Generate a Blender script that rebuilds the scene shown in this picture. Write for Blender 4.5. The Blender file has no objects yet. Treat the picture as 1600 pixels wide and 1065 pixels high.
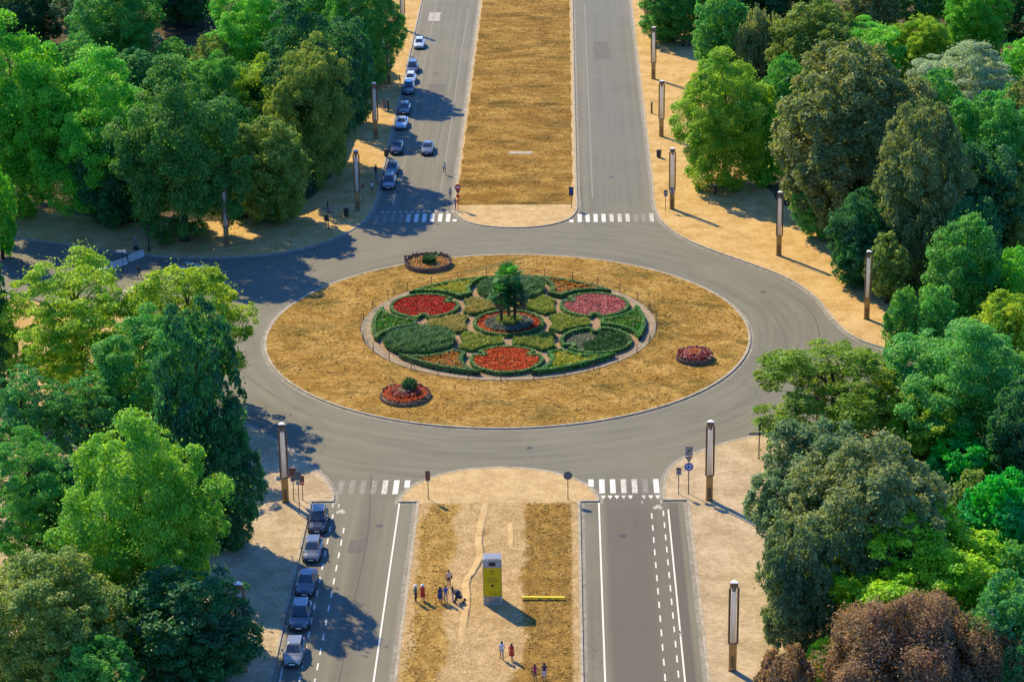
import bpy, math, random
import numpy as np
from mathutils import Vector, Matrix

R = math.radians
rng = np.random.default_rng(7)
random.seed(7)
scene = bpy.context.scene
COL = scene.collection

# ------------------------------------------------------------------ camera
CAM = np.array([6.863, -269.925, 103.0]); YAW, PIT, ROL, FOC = -0.0234526, 0.367266, 0.01471595, 3827.289
cy_, sy_ = math.cos(YAW), math.sin(YAW)
FW = np.array([sy_*math.cos(PIT), cy_*math.cos(PIT), -math.sin(PIT)])
RT = np.array([cy_, -sy_, 0.0]); DN = np.cross(FW, RT)
c_, s_ = math.cos(ROL), math.sin(ROL)
RT, DN = c_*RT+s_*DN, -s_*RT+c_*DN


def at(px, py, z=0.12):
    """the point of height z seen at a point of the photograph"""
    v = RT*(px-800)/FOC+DN*(py-532.5)/FOC+FW
    return CAM+v*((z-CAM[2])/v[2])


def px_per_m(p):
    return FOC/float((np.asarray(p)-CAM) @ FW)


cam_d = bpy.data.cameras.new('camera'); cam = bpy.data.objects.new('camera', cam_d); COL.objects.link(cam)
M = Matrix.Identity(4)
for i in range(3):
    M[i][0], M[i][1], M[i][2], M[i][3] = RT[i], -DN[i], -FW[i], CAM[i]
cam.matrix_world = M
cam_d.sensor_width = 36; cam_d.lens = FOC/1600*36; cam_d.clip_start = 1; cam_d.clip_end = 6000
scene.camera = cam

# ------------------------------------------------------------------ light
SUN_EL, SUN_AZ = 41.0, -36.5            # azimuth from +Y towards +X
sd = Vector((math.sin(R(SUN_AZ))*math.cos(R(SUN_EL)), math.cos(R(SUN_AZ))*math.cos(R(SUN_EL)), math.sin(R(SUN_EL))))
sl = bpy.data.lights.new('sun', 'SUN'); sl.energy = 4.7; sl.angle = R(0.5); sl.color = (1.0, 0.80, 0.47)
so = bpy.data.objects.new('sun', sl); COL.objects.link(so)
so.rotation_euler = (-sd).to_track_quat('-Z', 'Y').to_euler()
w = bpy.data.worlds.new('World'); scene.world = w; w.use_nodes = True
nt = w.node_tree; bg = nt.nodes['Background']
sky = nt.nodes.new('ShaderNodeTexSky'); sky.sky_type = 'NISHITA'; sky.sun_disc = False
sky.sun_elevation = R(SUN_EL); sky.sun_rotation = R(SUN_AZ); sky.ozone_density = 9.0; sky.air_density = 1.0; sky.dust_density = 0.2
tint = nt.nodes.new('ShaderNodeMix'); tint.data_type = 'RGBA'; tint.blend_type = 'MULTIPLY'; tint.inputs[0].default_value = 1
tint.inputs[7].default_value = (0.60, 0.88, 1.22, 1)      # a deeper blue summer sky
nt.links.new(sky.outputs[0], tint.inputs[6]); nt.links.new(tint.outputs[2], bg.inputs[0]); bg.inputs[1].default_value = 0.15
scene.view_settings.view_transform = 'Standard'; scene.view_settings.look = 'None'
scene.view_settings.exposure = 0.75; scene.view_settings.gamma = 1.0
cy = scene.cycles
cy.max_bounces = 6; cy.diffuse_bounces = 3; cy.transmission_bounces = 3; cy.glossy_bounces = 2; cy.transparent_max_bounces = 4


# ------------------------------------------------------------------ materials
def new_mat(name):
    m = bpy.data.materials.new(name); m.use_nodes = True
    return m, m.node_tree.nodes, m.node_tree.links, m.node_tree.nodes['Principled BSDF']


def c4(c):
    return (c[0], c[1], c[2], 1.0)


def plain(name, col, rough=0.6, metal=0.0, var=0.12, scale=3.0, spec=0.4):
    m, N, L, b = new_mat(name)
    tc = N.new('ShaderNodeTexCoord'); no = N.new('ShaderNodeTexNoise'); no.inputs['Scale'].default_value = scale; no.inputs['Detail'].default_value = 5
    L.new(tc.outputs['Object'], no.inputs['Vector'])
    mr = N.new('ShaderNodeMapRange'); mr.inputs[1].default_value = 0.25; mr.inputs[2].default_value = 0.75
    mr.inputs[3].default_value = 1-var; mr.inputs[4].default_value = 1+var
    L.new(no.outputs[0], mr.inputs[0])
    mx = N.new('ShaderNodeMix'); mx.data_type = 'RGBA'; mx.blend_type = 'MULTIPLY'; mx.inputs[0].default_value = 1
    mx.inputs[6].default_value = c4(col); L.new(mr.outputs[0], mx.inputs[7]); L.new(mx.outputs[2], b.inputs['Base Color'])
    b.inputs['Roughness'].default_value = rough; b.inputs['Metallic'].default_value = metal
    b.inputs['Specular IOR Level'].default_value = spec
    return m


class NG:
    """small helper for longer node graphs"""
    def __init__(s, name):
        s.m, s.N, s.L, s.b = new_mat(name)
        s.tc = s.N.new('ShaderNodeTexCoord'); s.pos = s.tc.outputs['Object']

    def noise(s, scale, vec=None, detail=5, rough=0.6, dist=0.0):
        n = s.N.new('ShaderNodeTexNoise'); n.inputs['Scale'].default_value = scale; n.inputs['Detail'].default_value = detail
        n.inputs['Roughness'].default_value = rough; n.inputs['Distortion'].default_value = dist
        s.L.new(vec or s.pos, n.inputs['Vector']); return n.outputs[0]

    def stretch(s, sc, vec=None):
        n = s.N.new('ShaderNodeMapping'); n.inputs['Scale'].default_value = sc
        s.L.new(vec or s.pos, n.inputs['Vector']); return n.outputs[0]

    def ramp(s, v, a, b, lo=0.0, hi=1.0):
        n = s.N.new('ShaderNodeMapRange'); n.interpolation_type = 'SMOOTHSTEP'
        n.inputs[1].default_value = a; n.inputs[2].default_value = b; n.inputs[3].default_value = lo; n.inputs[4].default_value = hi
        s.L.new(v, n.inputs[0]); return n.outputs[0]

    def math(s, op, a, b=None):
        n = s.N.new('ShaderNodeMath'); n.operation = op
        for i, v in enumerate((a, b)):
            if v is None: continue
            if isinstance(v, (int, float)): n.inputs[i].default_value = v
            else: s.L.new(v, n.inputs[i])
        return n.outputs[0]

    def mix(s, f, a, b, mode='MIX'):
        n = s.N.new('ShaderNodeMix'); n.data_type = 'RGBA'; n.blend_type = mode
        if isinstance(f, (int, float)): n.inputs[0].default_value = f
        else: s.L.new(f, n.inputs[0])
        for i, v in ((6, a), (7, b)):
            if isinstance(v, tuple): n.inputs[i].default_value = c4(v)
            else: s.L.new(v, n.inputs[i])
        return n.outputs[2]

    def bump(s, h, strength=0.4, dist=0.1):
        n = s.N.new('ShaderNodeBump'); n.inputs['Strength'].default_value = strength; n.inputs['Distance'].default_value = dist
        s.L.new(h, n.inputs['Height']); s.L.new(n.outputs[0], s.b.inputs['Normal'])

    def done(s, col, rough=0.85, spec=0.2):
        col = s.mix(1.0, col, (0.80, 0.80, 0.79), 'MULTIPLY')
        s.L.new(col, s.b.inputs['Base Color']); s.b.inputs['Roughness'].default_value = rough
        s.b.inputs['Specular IOR Level'].default_value = spec; return s.m

    def xyz(s):
        n = s.N.new('ShaderNodeSeparateXYZ'); s.L.new(s.pos, n.inputs[0]); return n.outputs


def mat_asphalt():
    g = NG('asphalt')
    x, y, z = g.xyz()
    r = g.math('SQRT', g.math('ADD', g.math('MULTIPLY', x, x), g.math('MULTIPLY', y, y)))
    ay = g.math('ABSOLUTE', y)
    straight = g.ramp(ay, 38, 52)
    cv = g.N.new('ShaderNodeCombineXYZ'); g.L.new(g.math('MULTIPLY', r, 0.9), cv.inputs[0])
    g.L.new(g.math('MULTIPLY', g.math('ARCTAN2', y, x), 2.2), cv.inputs[1])
    ring = g.noise(1.0, cv.outputs[0], 6, 0.62, 0.6)
    lane = g.noise(1.0, g.stretch((1.25, 0.012, 1)), 6, 0.62)
    strk = g.mix(straight, ring, lane)
    base = g.mix(g.ramp(strk, 0.28, 0.74), (0.148, 0.146, 0.108), (0.208, 0.204, 0.150))
    big = g.noise(0.07, None, 4)
    base = g.mix(g.ramp(big, 0.4, 0.7, 0, 0.55), base, (0.222, 0.214, 0.155))
    # the right-hand carriageway south of the circle is newer, darker asphalt between worn shoulders
    ax = g.math('ABSOLUTE', g.math('SUBTRACT', x, 12.9))
    newer = g.math('MULTIPLY', g.ramp(ax, 1.9, 2.6, 1, 0), g.ramp(y, -38, -52, 0, 1))
    base = g.mix(g.math('MULTIPLY', newer, 0.8), base, (0.118, 0.111, 0.090))
    bk = g.math('MULTIPLY', g.ramp(g.math('ABSOLUTE', g.math('SUBTRACT', x, 16.2)), 0.9, 1.2, 1, 0), g.ramp(y, -38, -52, 0, 1))
    base = g.mix(g.math('MULTIPLY', bk, 0.6), base, (0.145, 0.130, 0.104))
    sh = g.math('MULTIPLY', g.ramp(g.math('ABSOLUTE', g.math('SUBTRACT', x, 17.5)), 0.25, 0.6, 1, 0), g.ramp(y, -38, -52, 0, 1))
    base = g.mix(g.math('MULTIPLY', sh, 0.75), base, (0.10, 0.092, 0.08))
    nr = g.math('MULTIPLY', g.ramp(g.math('ABSOLUTE', g.math('SUBTRACT', x, 14.0)), 2.2, 4.6, 1, 0), g.ramp(y, 40, 60, 0, 1))
    base = g.mix(g.math('MULTIPLY', nr, 0.45), base, (0.150, 0.165, 0.150))
    lr = g.math('MULTIPLY', g.ramp(g.math('ABSOLUTE', g.math('ADD', x, 12.7)), 0.5, 1.5, 1, 0), g.ramp(y, -38, -52, 0, 1))
    base = g.mix(g.math('MULTIPLY', lr, 0.4), base, (0.12, 0.108, 0.088))
    # hairline cracks and fine grain
    vo = g.N.new('ShaderNodeTexVoronoi'); vo.feature = 'DISTANCE_TO_EDGE'; vo.inputs['Scale'].default_value = 0.13
    wv = g.N.new('ShaderNodeVectorMath'); wv.operation = 'ADD'
    nn = g.N.new('ShaderNodeTexNoise'); nn.inputs['Scale'].default_value = 0.35; nn.inputs['Detail'].default_value = 6
    g.L.new(g.pos, nn.inputs['Vector'])
    sc = g.N.new('ShaderNodeVectorMath'); sc.operation = 'SCALE'; sc.inputs['Scale'].default_value = 5
    g.L.new(nn.outputs['Color'], sc.inputs[0]); g.L.new(g.pos, wv.inputs[0]); g.L.new(sc.outputs[0], wv.inputs[1])
    g.L.new(wv.outputs[0], vo.inputs['Vector'])
    crack = g.math('MULTIPLY', g.ramp(vo.outputs['Distance'], 0.0, 0.012, 0.5, 0.0), g.ramp(g.noise(0.05), 0.5, 0.6))
    base = g.mix(crack, base, (0.09, 0.085, 0.075))
    gr = g.noise(9, None, 3)
    base = g.mix(0.5, base, g.mix(g.ramp(gr, 0.3, 0.7), (0.35, 0.35, 0.35), (0.65, 0.65, 0.65)), 'OVERLAY')
    g.bump(gr, 0.25, 0.03)
    return g.done(base, 0.8, 0.25)


def mat_lawn(name, gold, pale, olive, olive_amt=0.35, streak=(0.35, 0.9, 1), fine=3.2, patch=None):
    g = NG(name)
    a = g.noise(0.35, g.stretch(streak), 8, 0.7)
    c = g.mix(g.ramp(a, 0.36, 0.66), gold, pale)
    o = g.noise(0.12, g.stretch((0.8, 1.3, 1)), 7, 0.68)
    c = g.mix(g.ramp(o, 0.64-0.3*olive_amt, 0.70, 0, 0.9), c, olive)
    br = g.noise(0.22, g.stretch((0.6, 1.2, 1)), 8, 0.72, 0.4)
    c = g.mix(g.ramp(br, 0.52, 0.66, 0, 0.65), c, tuple(q*.62 for q in gold))
    if patch:                                               # a greener stretch where the ground holds water
        x, y, z = g.xyz()
        dx = g.math('SUBTRACT', x, patch[0]); dy = g.math('MULTIPLY', g.math('SUBTRACT', y, patch[1]), .7)
        dd = g.math('SQRT', g.math('ADD', g.math('MULTIPLY', dx, dx), g.math('MULTIPLY', dy, dy)))
        pf = g.math('MULTIPLY', g.ramp(dd, 1.5, patch[2], 1, 0), g.ramp(g.noise(0.55, None, 8, 0.75), 0.42, 0.58))
        c = g.mix(g.math('MULTIPLY', pf, 0.9), c, tuple(q*.8 for q in olive))
    f = g.noise(fine, g.stretch((0.7, 1.2, 1)), 6, 0.75)
    c = g.mix(0.85, c, g.mix(g.ramp(f, 0.32, 0.68), (0.22, 0.22, 0.22), (0.76, 0.76, 0.76)), 'OVERLAY')
    g.bump(g.math('ADD', f, g.noise(9, None, 4)), 0.9, 0.25)
    return g.done(c, 0.95, 0.05)


def mat_median_south():
    """two strips of dry grass either side of a trodden earth path, with ragged edges"""
    g = NG('trodden_median')
    x, y, z = g.xyz()
    j = g.math('ADD', g.math('MULTIPLY', g.math('SUBTRACT', g.noise(0.16, None, 7, 0.7), 0.5), 5.0), g.math('MULTIPLY', g.math('SUBTRACT', g.noise(1.6, None, 5, 0.8), 0.5), 1.6))
    xr = g.math('ADD', x, j)
    lft = g.math('MULTIPLY', g.ramp(xr, -7.3, -6.9), g.ramp(xr, -4.4, -3.6, 1, 0))
    rgt = g.math('MULTIPLY', g.ramp(xr, 2.4, 3.0), g.ramp(x, 7.1, 7.5, 1, 0))
    top = g.ramp(g.math('ADD', y, g.math('MULTIPLY', g.noise(0.8), 1.0)), -47.6, -47.1, 1, 0)
    a = g.noise(0.5, None, 8, 0.7)
    earth = g.mix(g.ramp(a, 0.35, 0.65), (0.48, 0.335, 0.145), (0.64, 0.47, 0.235))
    stain = g.noise(0.3, g.stretch((1, .35, 1)), 6, 0.7)
    earth = g.mix(g.ramp(stain, 0.56, 0.72, 0, 0.5), earth, (0.30, 0.19, 0.075))
    n = g.noise(0.7, g.stretch((1.1, .6, 1)), 8, 0.75)
    grL = g.mix(g.ramp(n, 0.38, 0.62), (0.31, 0.18, 0.035), (0.54, 0.36, 0.10))
    grR = g.mix(g.ramp(n, 0.36, 0.66), (0.21, 0.125, 0.028), (0.46, 0.285, 0.065))
    dk = g.noise(1.1, g.stretch((1, .7, 1)), 7, 0.75)
    grR = g.mix(g.ramp(dk, 0.56, 0.7, 0, 0.8), grR, (0.10, 0.075, 0.018))
    grL = g.mix(g.ramp(dk, 0.6, 0.74, 0, 0.7), grL, (0.13, 0.09, 0.02))
    c = g.mix(g.math('MULTIPLY', g.math('MULTIPLY', lft, top), 0.9), earth, grL); c = g.mix(g.math('MULTIPLY', g.math('MULTIPLY', rgt, top), 0.95), c, grR)
    f = g.noise(4.5, g.stretch((1, .8, 1)), 7, 0.78)
    c = g.mix(0.75, c, g.mix(g.ramp(f, 0.32, 0.68), (0.24, 0.24, 0.24), (0.72, 0.72, 0.72)), 'OVERLAY')
    g.bump(g.math('ADD', f, g.math('MULTIPLY', n, 2)), 0.8, 0.15)
    return g.done(c, 0.95, 0.05)


def mat_sand():
    """trodden sandy pavement: golden on the far right, paler towards the near end"""
    g = NG('sandy_pavement')
    x, y, z = g.xyz()
    t = g.ramp(g.math('ADD', y, g.math('MULTIPLY', g.noise(0.08), 30)), -25, 25)
    a = g.noise(0.3, None, 8, 0.7)
    pale = g.mix(g.ramp(a, 0.35, 0.65), (0.47, 0.365, 0.215), (0.64, 0.52, 0.335))
    gold = g.mix(g.ramp(a, 0.35, 0.62), (0.55, 0.36, 0.12), (0.70, 0.50, 0.21))
    c = g.mix(t, pale, gold)
    f = g.noise(3.6, g.stretch((0.8, 1.2, 1)), 8, 0.8)
    ft = g.noise(0.5, g.stretch((1, .6, 1)), 8, 0.75)
    c = g.mix(g.ramp(ft, 0.56, 0.72, 0, 0.5), c, g.mix(t, (0.24, 0.165, 0.075), (0.38, 0.215, 0.055)))
    c = g.mix(0.65, c, g.mix(g.ramp(f, 0.3, 0.7), (0.25, 0.25, 0.25), (0.7, 0.7, 0.7)), 'OVERLAY')
    sp = g.noise(11, None, 4, 0.8)
    c = g.mix(0.45, c, g.mix(g.ramp(sp, 0.3, 0.7), (0.25, 0.25, 0.25), (0.72, 0.72, 0.72)), 'OVERLAY')
    g.bump(f, 0.8, 0.12)
    return g.done(c, 0.95, 0.05)


def mat_soil(name, a, b, scale=0.6):
    g = NG(name)
    c = g.mix(g.ramp(g.noise(scale, None, 8, 0.72), 0.35, 0.65), a, b)
    f = g.noise(6, None, 5, 0.7)
    c = g.mix(0.6, c, g.mix(g.ramp(f, 0.3, 0.7), (0.25, 0.25, 0.25), (0.75, 0.75, 0.75)), 'OVERLAY')
    g.bump(f, 0.6, 0.06)
    return g.done(c, 0.95, 0.05)


def mat_stone(name, a, b, scale=2.0):
    g = NG(name)
    c = g.mix(g.ramp(g.noise(scale, None, 6, 0.7), 0.3, 0.7), a, b)
    vo = g.N.new('ShaderNodeTexVoronoi'); vo.inputs['Scale'].default_value = 2.2; g.L.new(g.pos, vo.inputs['Vector'])
    bw = g.N.new('ShaderNodeRGBToBW'); g.L.new(vo.outputs['Color'], bw.inputs[0])
    c = g.mix(0.3, c, bw.outputs[0], 'SOFT_LIGHT')
    g.bump(g.noise(12, None, 3), 0.3, 0.02)
    return g.done(c, 0.85, 0.2)


def mat_paint_marking(name, wear):
    g = NG(name)
    f = g.math('ADD', g.noise(2.2, g.stretch((1, 1, 1)), 6, 0.75), g.math('MULTIPLY', g.noise(14, None, 3), 0.25))
    c = g.mix(g.ramp(f, 0.48+wear*0.32, 0.72+wear*0.3), (0.20, 0.195, 0.165), (0.78, 0.77, 0.68)) if wear > 0 else None
    t = 0.30+wear*0.45
    c = g.mix(g.ramp(f, t, t+0.16), (0.22, 0.215, 0.18), (0.80, 0.79, 0.70))
    c = g.mix(wear*0.75, c, (0.24, 0.235, 0.19))
    return g.done(c, 0.7, 0.3)


def mat_leaf(name='leaf', hue=0.03, tr=0.42, lo=0.6, hi=1.45):
    m, N, L, b = new_mat(name)
    oi = N.new('ShaderNodeObjectInfo'); ge = N.new('ShaderNodeNewGeometry'); tc = N.new('ShaderNodeTexCoord')
    no = N.new('ShaderNodeTexNoise'); no.inputs['Scale'].default_value = 0.45; no.inputs['Detail'].default_value = 3
    L.new(tc.outputs['Object'], no.inputs['Vector'])
    mr = N.new('ShaderNodeMapRange'); mr.inputs[3].default_value = lo; mr.inputs[4].default_value = hi
    L.new(ge.outputs['Random Per Island'], mr.inputs[0])
    mh = N.new('ShaderNodeMapRange'); mh.inputs[1].default_value = 0.3; mh.inputs[2].default_value = 0.7
    mh.inputs[3].default_value = 0.5-hue; mh.inputs[4].default_value = 0.5+hue
    L.new(no.outputs[0], mh.inputs[0])
    mv = N.new('ShaderNodeMapRange'); mv.inputs[1].default_value = 0.3; mv.inputs[2].default_value = 0.7
    mv.inputs[3].default_value = 1.25; mv.inputs[4].default_value = 0.78
    L.new(no.outputs[0], mv.inputs[0])
    mm = N.new('ShaderNodeMath'); mm.operation = 'MULTIPLY'; L.new(mr.outputs[0], mm.inputs[0]); L.new(mv.outputs[0], mm.inputs[1])
    hs = N.new('ShaderNodeHueSaturation'); L.new(oi.outputs['Color'], hs.inputs['Color'])
    L.new(mh.outputs[0], hs.inputs['Hue']); L.new(mm.outputs[0], hs.inputs['Value'])
    L.new(hs.outputs[0], b.inputs['Base Color']); b.inputs['Roughness'].default_value = 0.5; b.inputs['Specular IOR Level'].default_value = 0.3
    ts = N.new('ShaderNodeBsdfTranslucent')
    mu = N.new('ShaderNodeMix'); mu.data_type = 'RGBA'; mu.blend_type = 'MULTIPLY'; mu.inputs[0].default_value = 1
    mu.inputs[7].default_value = (1.5, 1.25, 0.5, 1); L.new(hs.outputs[0], mu.inputs[6]); L.new(mu.outputs[2], ts.inputs[0])
    ms = N.new('ShaderNodeMixShader'); ms.inputs[0].default_value = tr
    out = N['Material Output']; L.new(b.outputs[0], ms.inputs[1]); L.new(ts.outputs[0], ms.inputs[2]); L.new(ms.outputs[0], out.inputs[0])
    return m


def mat_mix_petals(name, cols, tr=0.25, rough=0.6):
    """planting: every petal or blade takes one of the listed colours"""
    m, N, L, b = new_mat(name)
    ge = N.new('ShaderNodeNewGeometry'); cr = N.new('ShaderNodeValToRGB'); cr.color_ramp.interpolation = 'CONSTANT'
    el = cr.color_ramp.elements
    while len(el) < len(cols): el.new(0.5)
    acc = 0; tot = sum(wt for _, wt in cols)
    for e, (c, wt) in zip(list(el), cols):
        e.position = acc/tot; e.color = c4(c); acc += wt
    L.new(ge.outputs['Random Per Island'], cr.inputs[0])
    L.new(cr.outputs[0], b.inputs['Base Color']); b.inputs['Roughness'].default_value = rough; b.inputs['Specular IOR Level'].default_value = 0.2
    ts = N.new('ShaderNodeBsdfTranslucent'); L.new(cr.outputs[0], ts.inputs[0])
    ms = N.new('ShaderNodeMixShader'); ms.inputs[0].default_value = tr
    L.new(b.outputs[0], ms.inputs[1]); L.new(ts.outputs[0], ms.inputs[2]); L.new(ms.outputs[0], N['Material Output'].inputs[0])
    return m


def mat_car():
    m, N, L, b = new_mat('car_paint')
    oi = N.new('ShaderNodeObjectInfo'); L.new(oi.outputs['Color'], b.inputs['Base Color'])
    b.inputs['Metallic'].default_value = 0.35; b.inputs['Roughness'].default_value = 0.3
    b.inputs['Coat Weight'].default_value = 0.8; b.inputs['Coat Roughness'].default_value = 0.06
    return m


MAT = dict(
    asphalt=mat_asphalt(), sand=mat_sand(),
    lawn_n=mat_lawn('dry_median_lawn', (0.34, 0.190, 0.036), (0.59, 0.375, 0.10), (0.13, 0.095, 0.018), 0.55, (0.45, 0.95, 1)),
    lawn_s=mat_lawn('dry_grass_strip', (0.33, 0.19, 0.035), (0.50, 0.32, 0.085), (0.13, 0.095, 0.018), 0.5, (0.9, 0.9, 1)),
    lawn_i=mat_lawn('dry_island_lawn', (0.43, 0.25, 0.050), (0.66, 0.43, 0.125), (0.13, 0.115, 0.02), 0.5, (0.6, 0.9, 1), 3.0, (16.5, 3.5, 7.5)),
    track=mat_soil('trodden_earth', (0.50, 0.355, 0.165), (0.64, 0.48, 0.245), 0.5),
    soil=mat_soil('woodland_floor', (0.055, 0.050, 0.030), (0.17, 0.13, 0.075), 0.25),
    bedsoil=mat_soil('bed_soil', (0.10, 0.065, 0.035), (0.20, 0.13, 0.07), 1.5),
    gravel=mat_soil('gravel', (0.30, 0.20, 0.12), (0.42, 0.30, 0.19), 2.0),
    flag=mat_stone('flagstone', (0.27, 0.21, 0.14), (0.40, 0.32, 0.21), 2.5),
    kerb=mat_stone('kerb_stone', (0.33, 0.295, 0.22), (0.50, 0.455, 0.35), 1.5), gutter=mat_stone('gutter_stone', (0.235, 0.225, 0.18), (0.33, 0.31, 0.25), 0.9),
    concrete=mat_stone('pale_concrete', (0.38, 0.36, 0.31), (0.52, 0.50, 0.44), 1.2),
    mark0=mat_paint_marking('white_road_paint', 0.0), mark1=mat_paint_marking('worn_road_paint', 0.4), mark2=mat_paint_marking('faded_road_paint', 0.8),
    leaf=mat_leaf(), bark=mat_soil('bark', (0.045, 0.035, 0.025), (0.10, 0.08, 0.06), 2.0),
    hedge=mat_leaf('hedge_leaf', 0.02, 0.2, 0.6, 1.4),
    glass=plain('dark_glass', (0.025, 0.04, 0.05), 0.06, 0.0, 0.05, 1, 0.9),
    rubber=plain('tyre_rubber', (0.02, 0.02, 0.022), 0.8), rim=plain('alloy_rim', (0.45, 0.46, 0.48), 0.35, 0.8),
    black=plain('black_plastic', (0.022, 0.022, 0.025), 0.55), lamp_glass=plain('headlight_glass', (0.65, 0.68, 0.7), 0.12, 0.2, 0.05, 2, 0.8),
    white=plain('white_plastic', (0.75, 0.75, 0.72), 0.45), redglass=plain('tail_light_red', (0.35, 0.01, 0.01), 0.25),
    bronze=plain('weathered_steel', (0.19, 0.135, 0.085), 0.42, 0.55, 0.25, 1.2),
    gilt=plain('golden_steel', (0.36, 0.25, 0.10), 0.38, 0.6, 0.2, 1.2),  # golden steel, the lamp bases' own colour
    tube=plain('opal_tube', (0.80, 0.78, 0.72), 0.3, 0, 0.06, 1), steel=plain('galvanised_steel', (0.30, 0.30, 0.29), 0.4, 0.7),
    darkpole=plain('dark_pole', (0.045, 0.04, 0.038), 0.55, 0.2), wire=plain('rusty_wire', (0.085, 0.06, 0.045), 0.7, 0.2),
    wood=plain('stake_wood', (0.19, 0.12, 0.085), 0.85, 0, 0.4, 2.5), signred=plain('sign_red', (0.46, 0.02, 0.025), 0.4),
    signback=plain('sign_back_brown', (0.21, 0.085, 0.055), 0.5), signblue=plain('sign_blue', (0.01, 0.10, 0.45), 0.35),
    signgrey=plain('sign_back_grey', (0.13, 0.14, 0.15), 0.5), signnavy=plain('sign_navy', (0.012, 0.03, 0.10), 0.4),
    yellow=plain('kiosk_yellow', (0.62, 0.43, 0.0), 0.5, 0, 0.04), yellowbar=plain('yellow_enamel', (0.85, 0.66, 0.01), 0.4, 0, 0.04),
    ink=plain('black_ink', (0.02, 0.015, 0.01), 0.6), barrier=plain('barrier_concrete', (0.50, 0.50, 0.47), 0.85, 0, 0.2, 1.5),
    binmat=plain('bin_dark_green', (0.03, 0.04, 0.035), 0.5, 0.2), car=mat_car(),
    skin=plain('skin', (0.42, 0.22, 0.14), 0.55, 0, 0.04), trunk_palm=plain('palm_fibre', (0.075, 0.05, 0.03), 0.95, 0, 0.5, 6),
)
for b_ in [MAT['tube']]:                                  # opal plastic lets the sun through
    N_, L_ = b_.node_tree.nodes, b_.node_tree.links
    tl = N_.new('ShaderNodeBsdfTranslucent'); tl.inputs[0].default_value = (.85, .8, .7, 1)
    mx_ = N_.new('ShaderNodeMixShader'); mx_.inputs[0].default_value = .55
    L_.new(N_['Principled BSDF'].outputs[0], mx_.inputs[1]); L_.new(tl.outputs[0], mx_.inputs[2]); L_.new(mx_.outputs[0], N_['Material Output'].inputs[0])
_cl = {}


def cloth(c, key='cloth'):
    k = tuple(round(x, 3) for x in c)
    if k not in _cl: _cl[k] = plain(key, c, 0.85, 0, 0.12, 9)
    return _cl[k]


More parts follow.
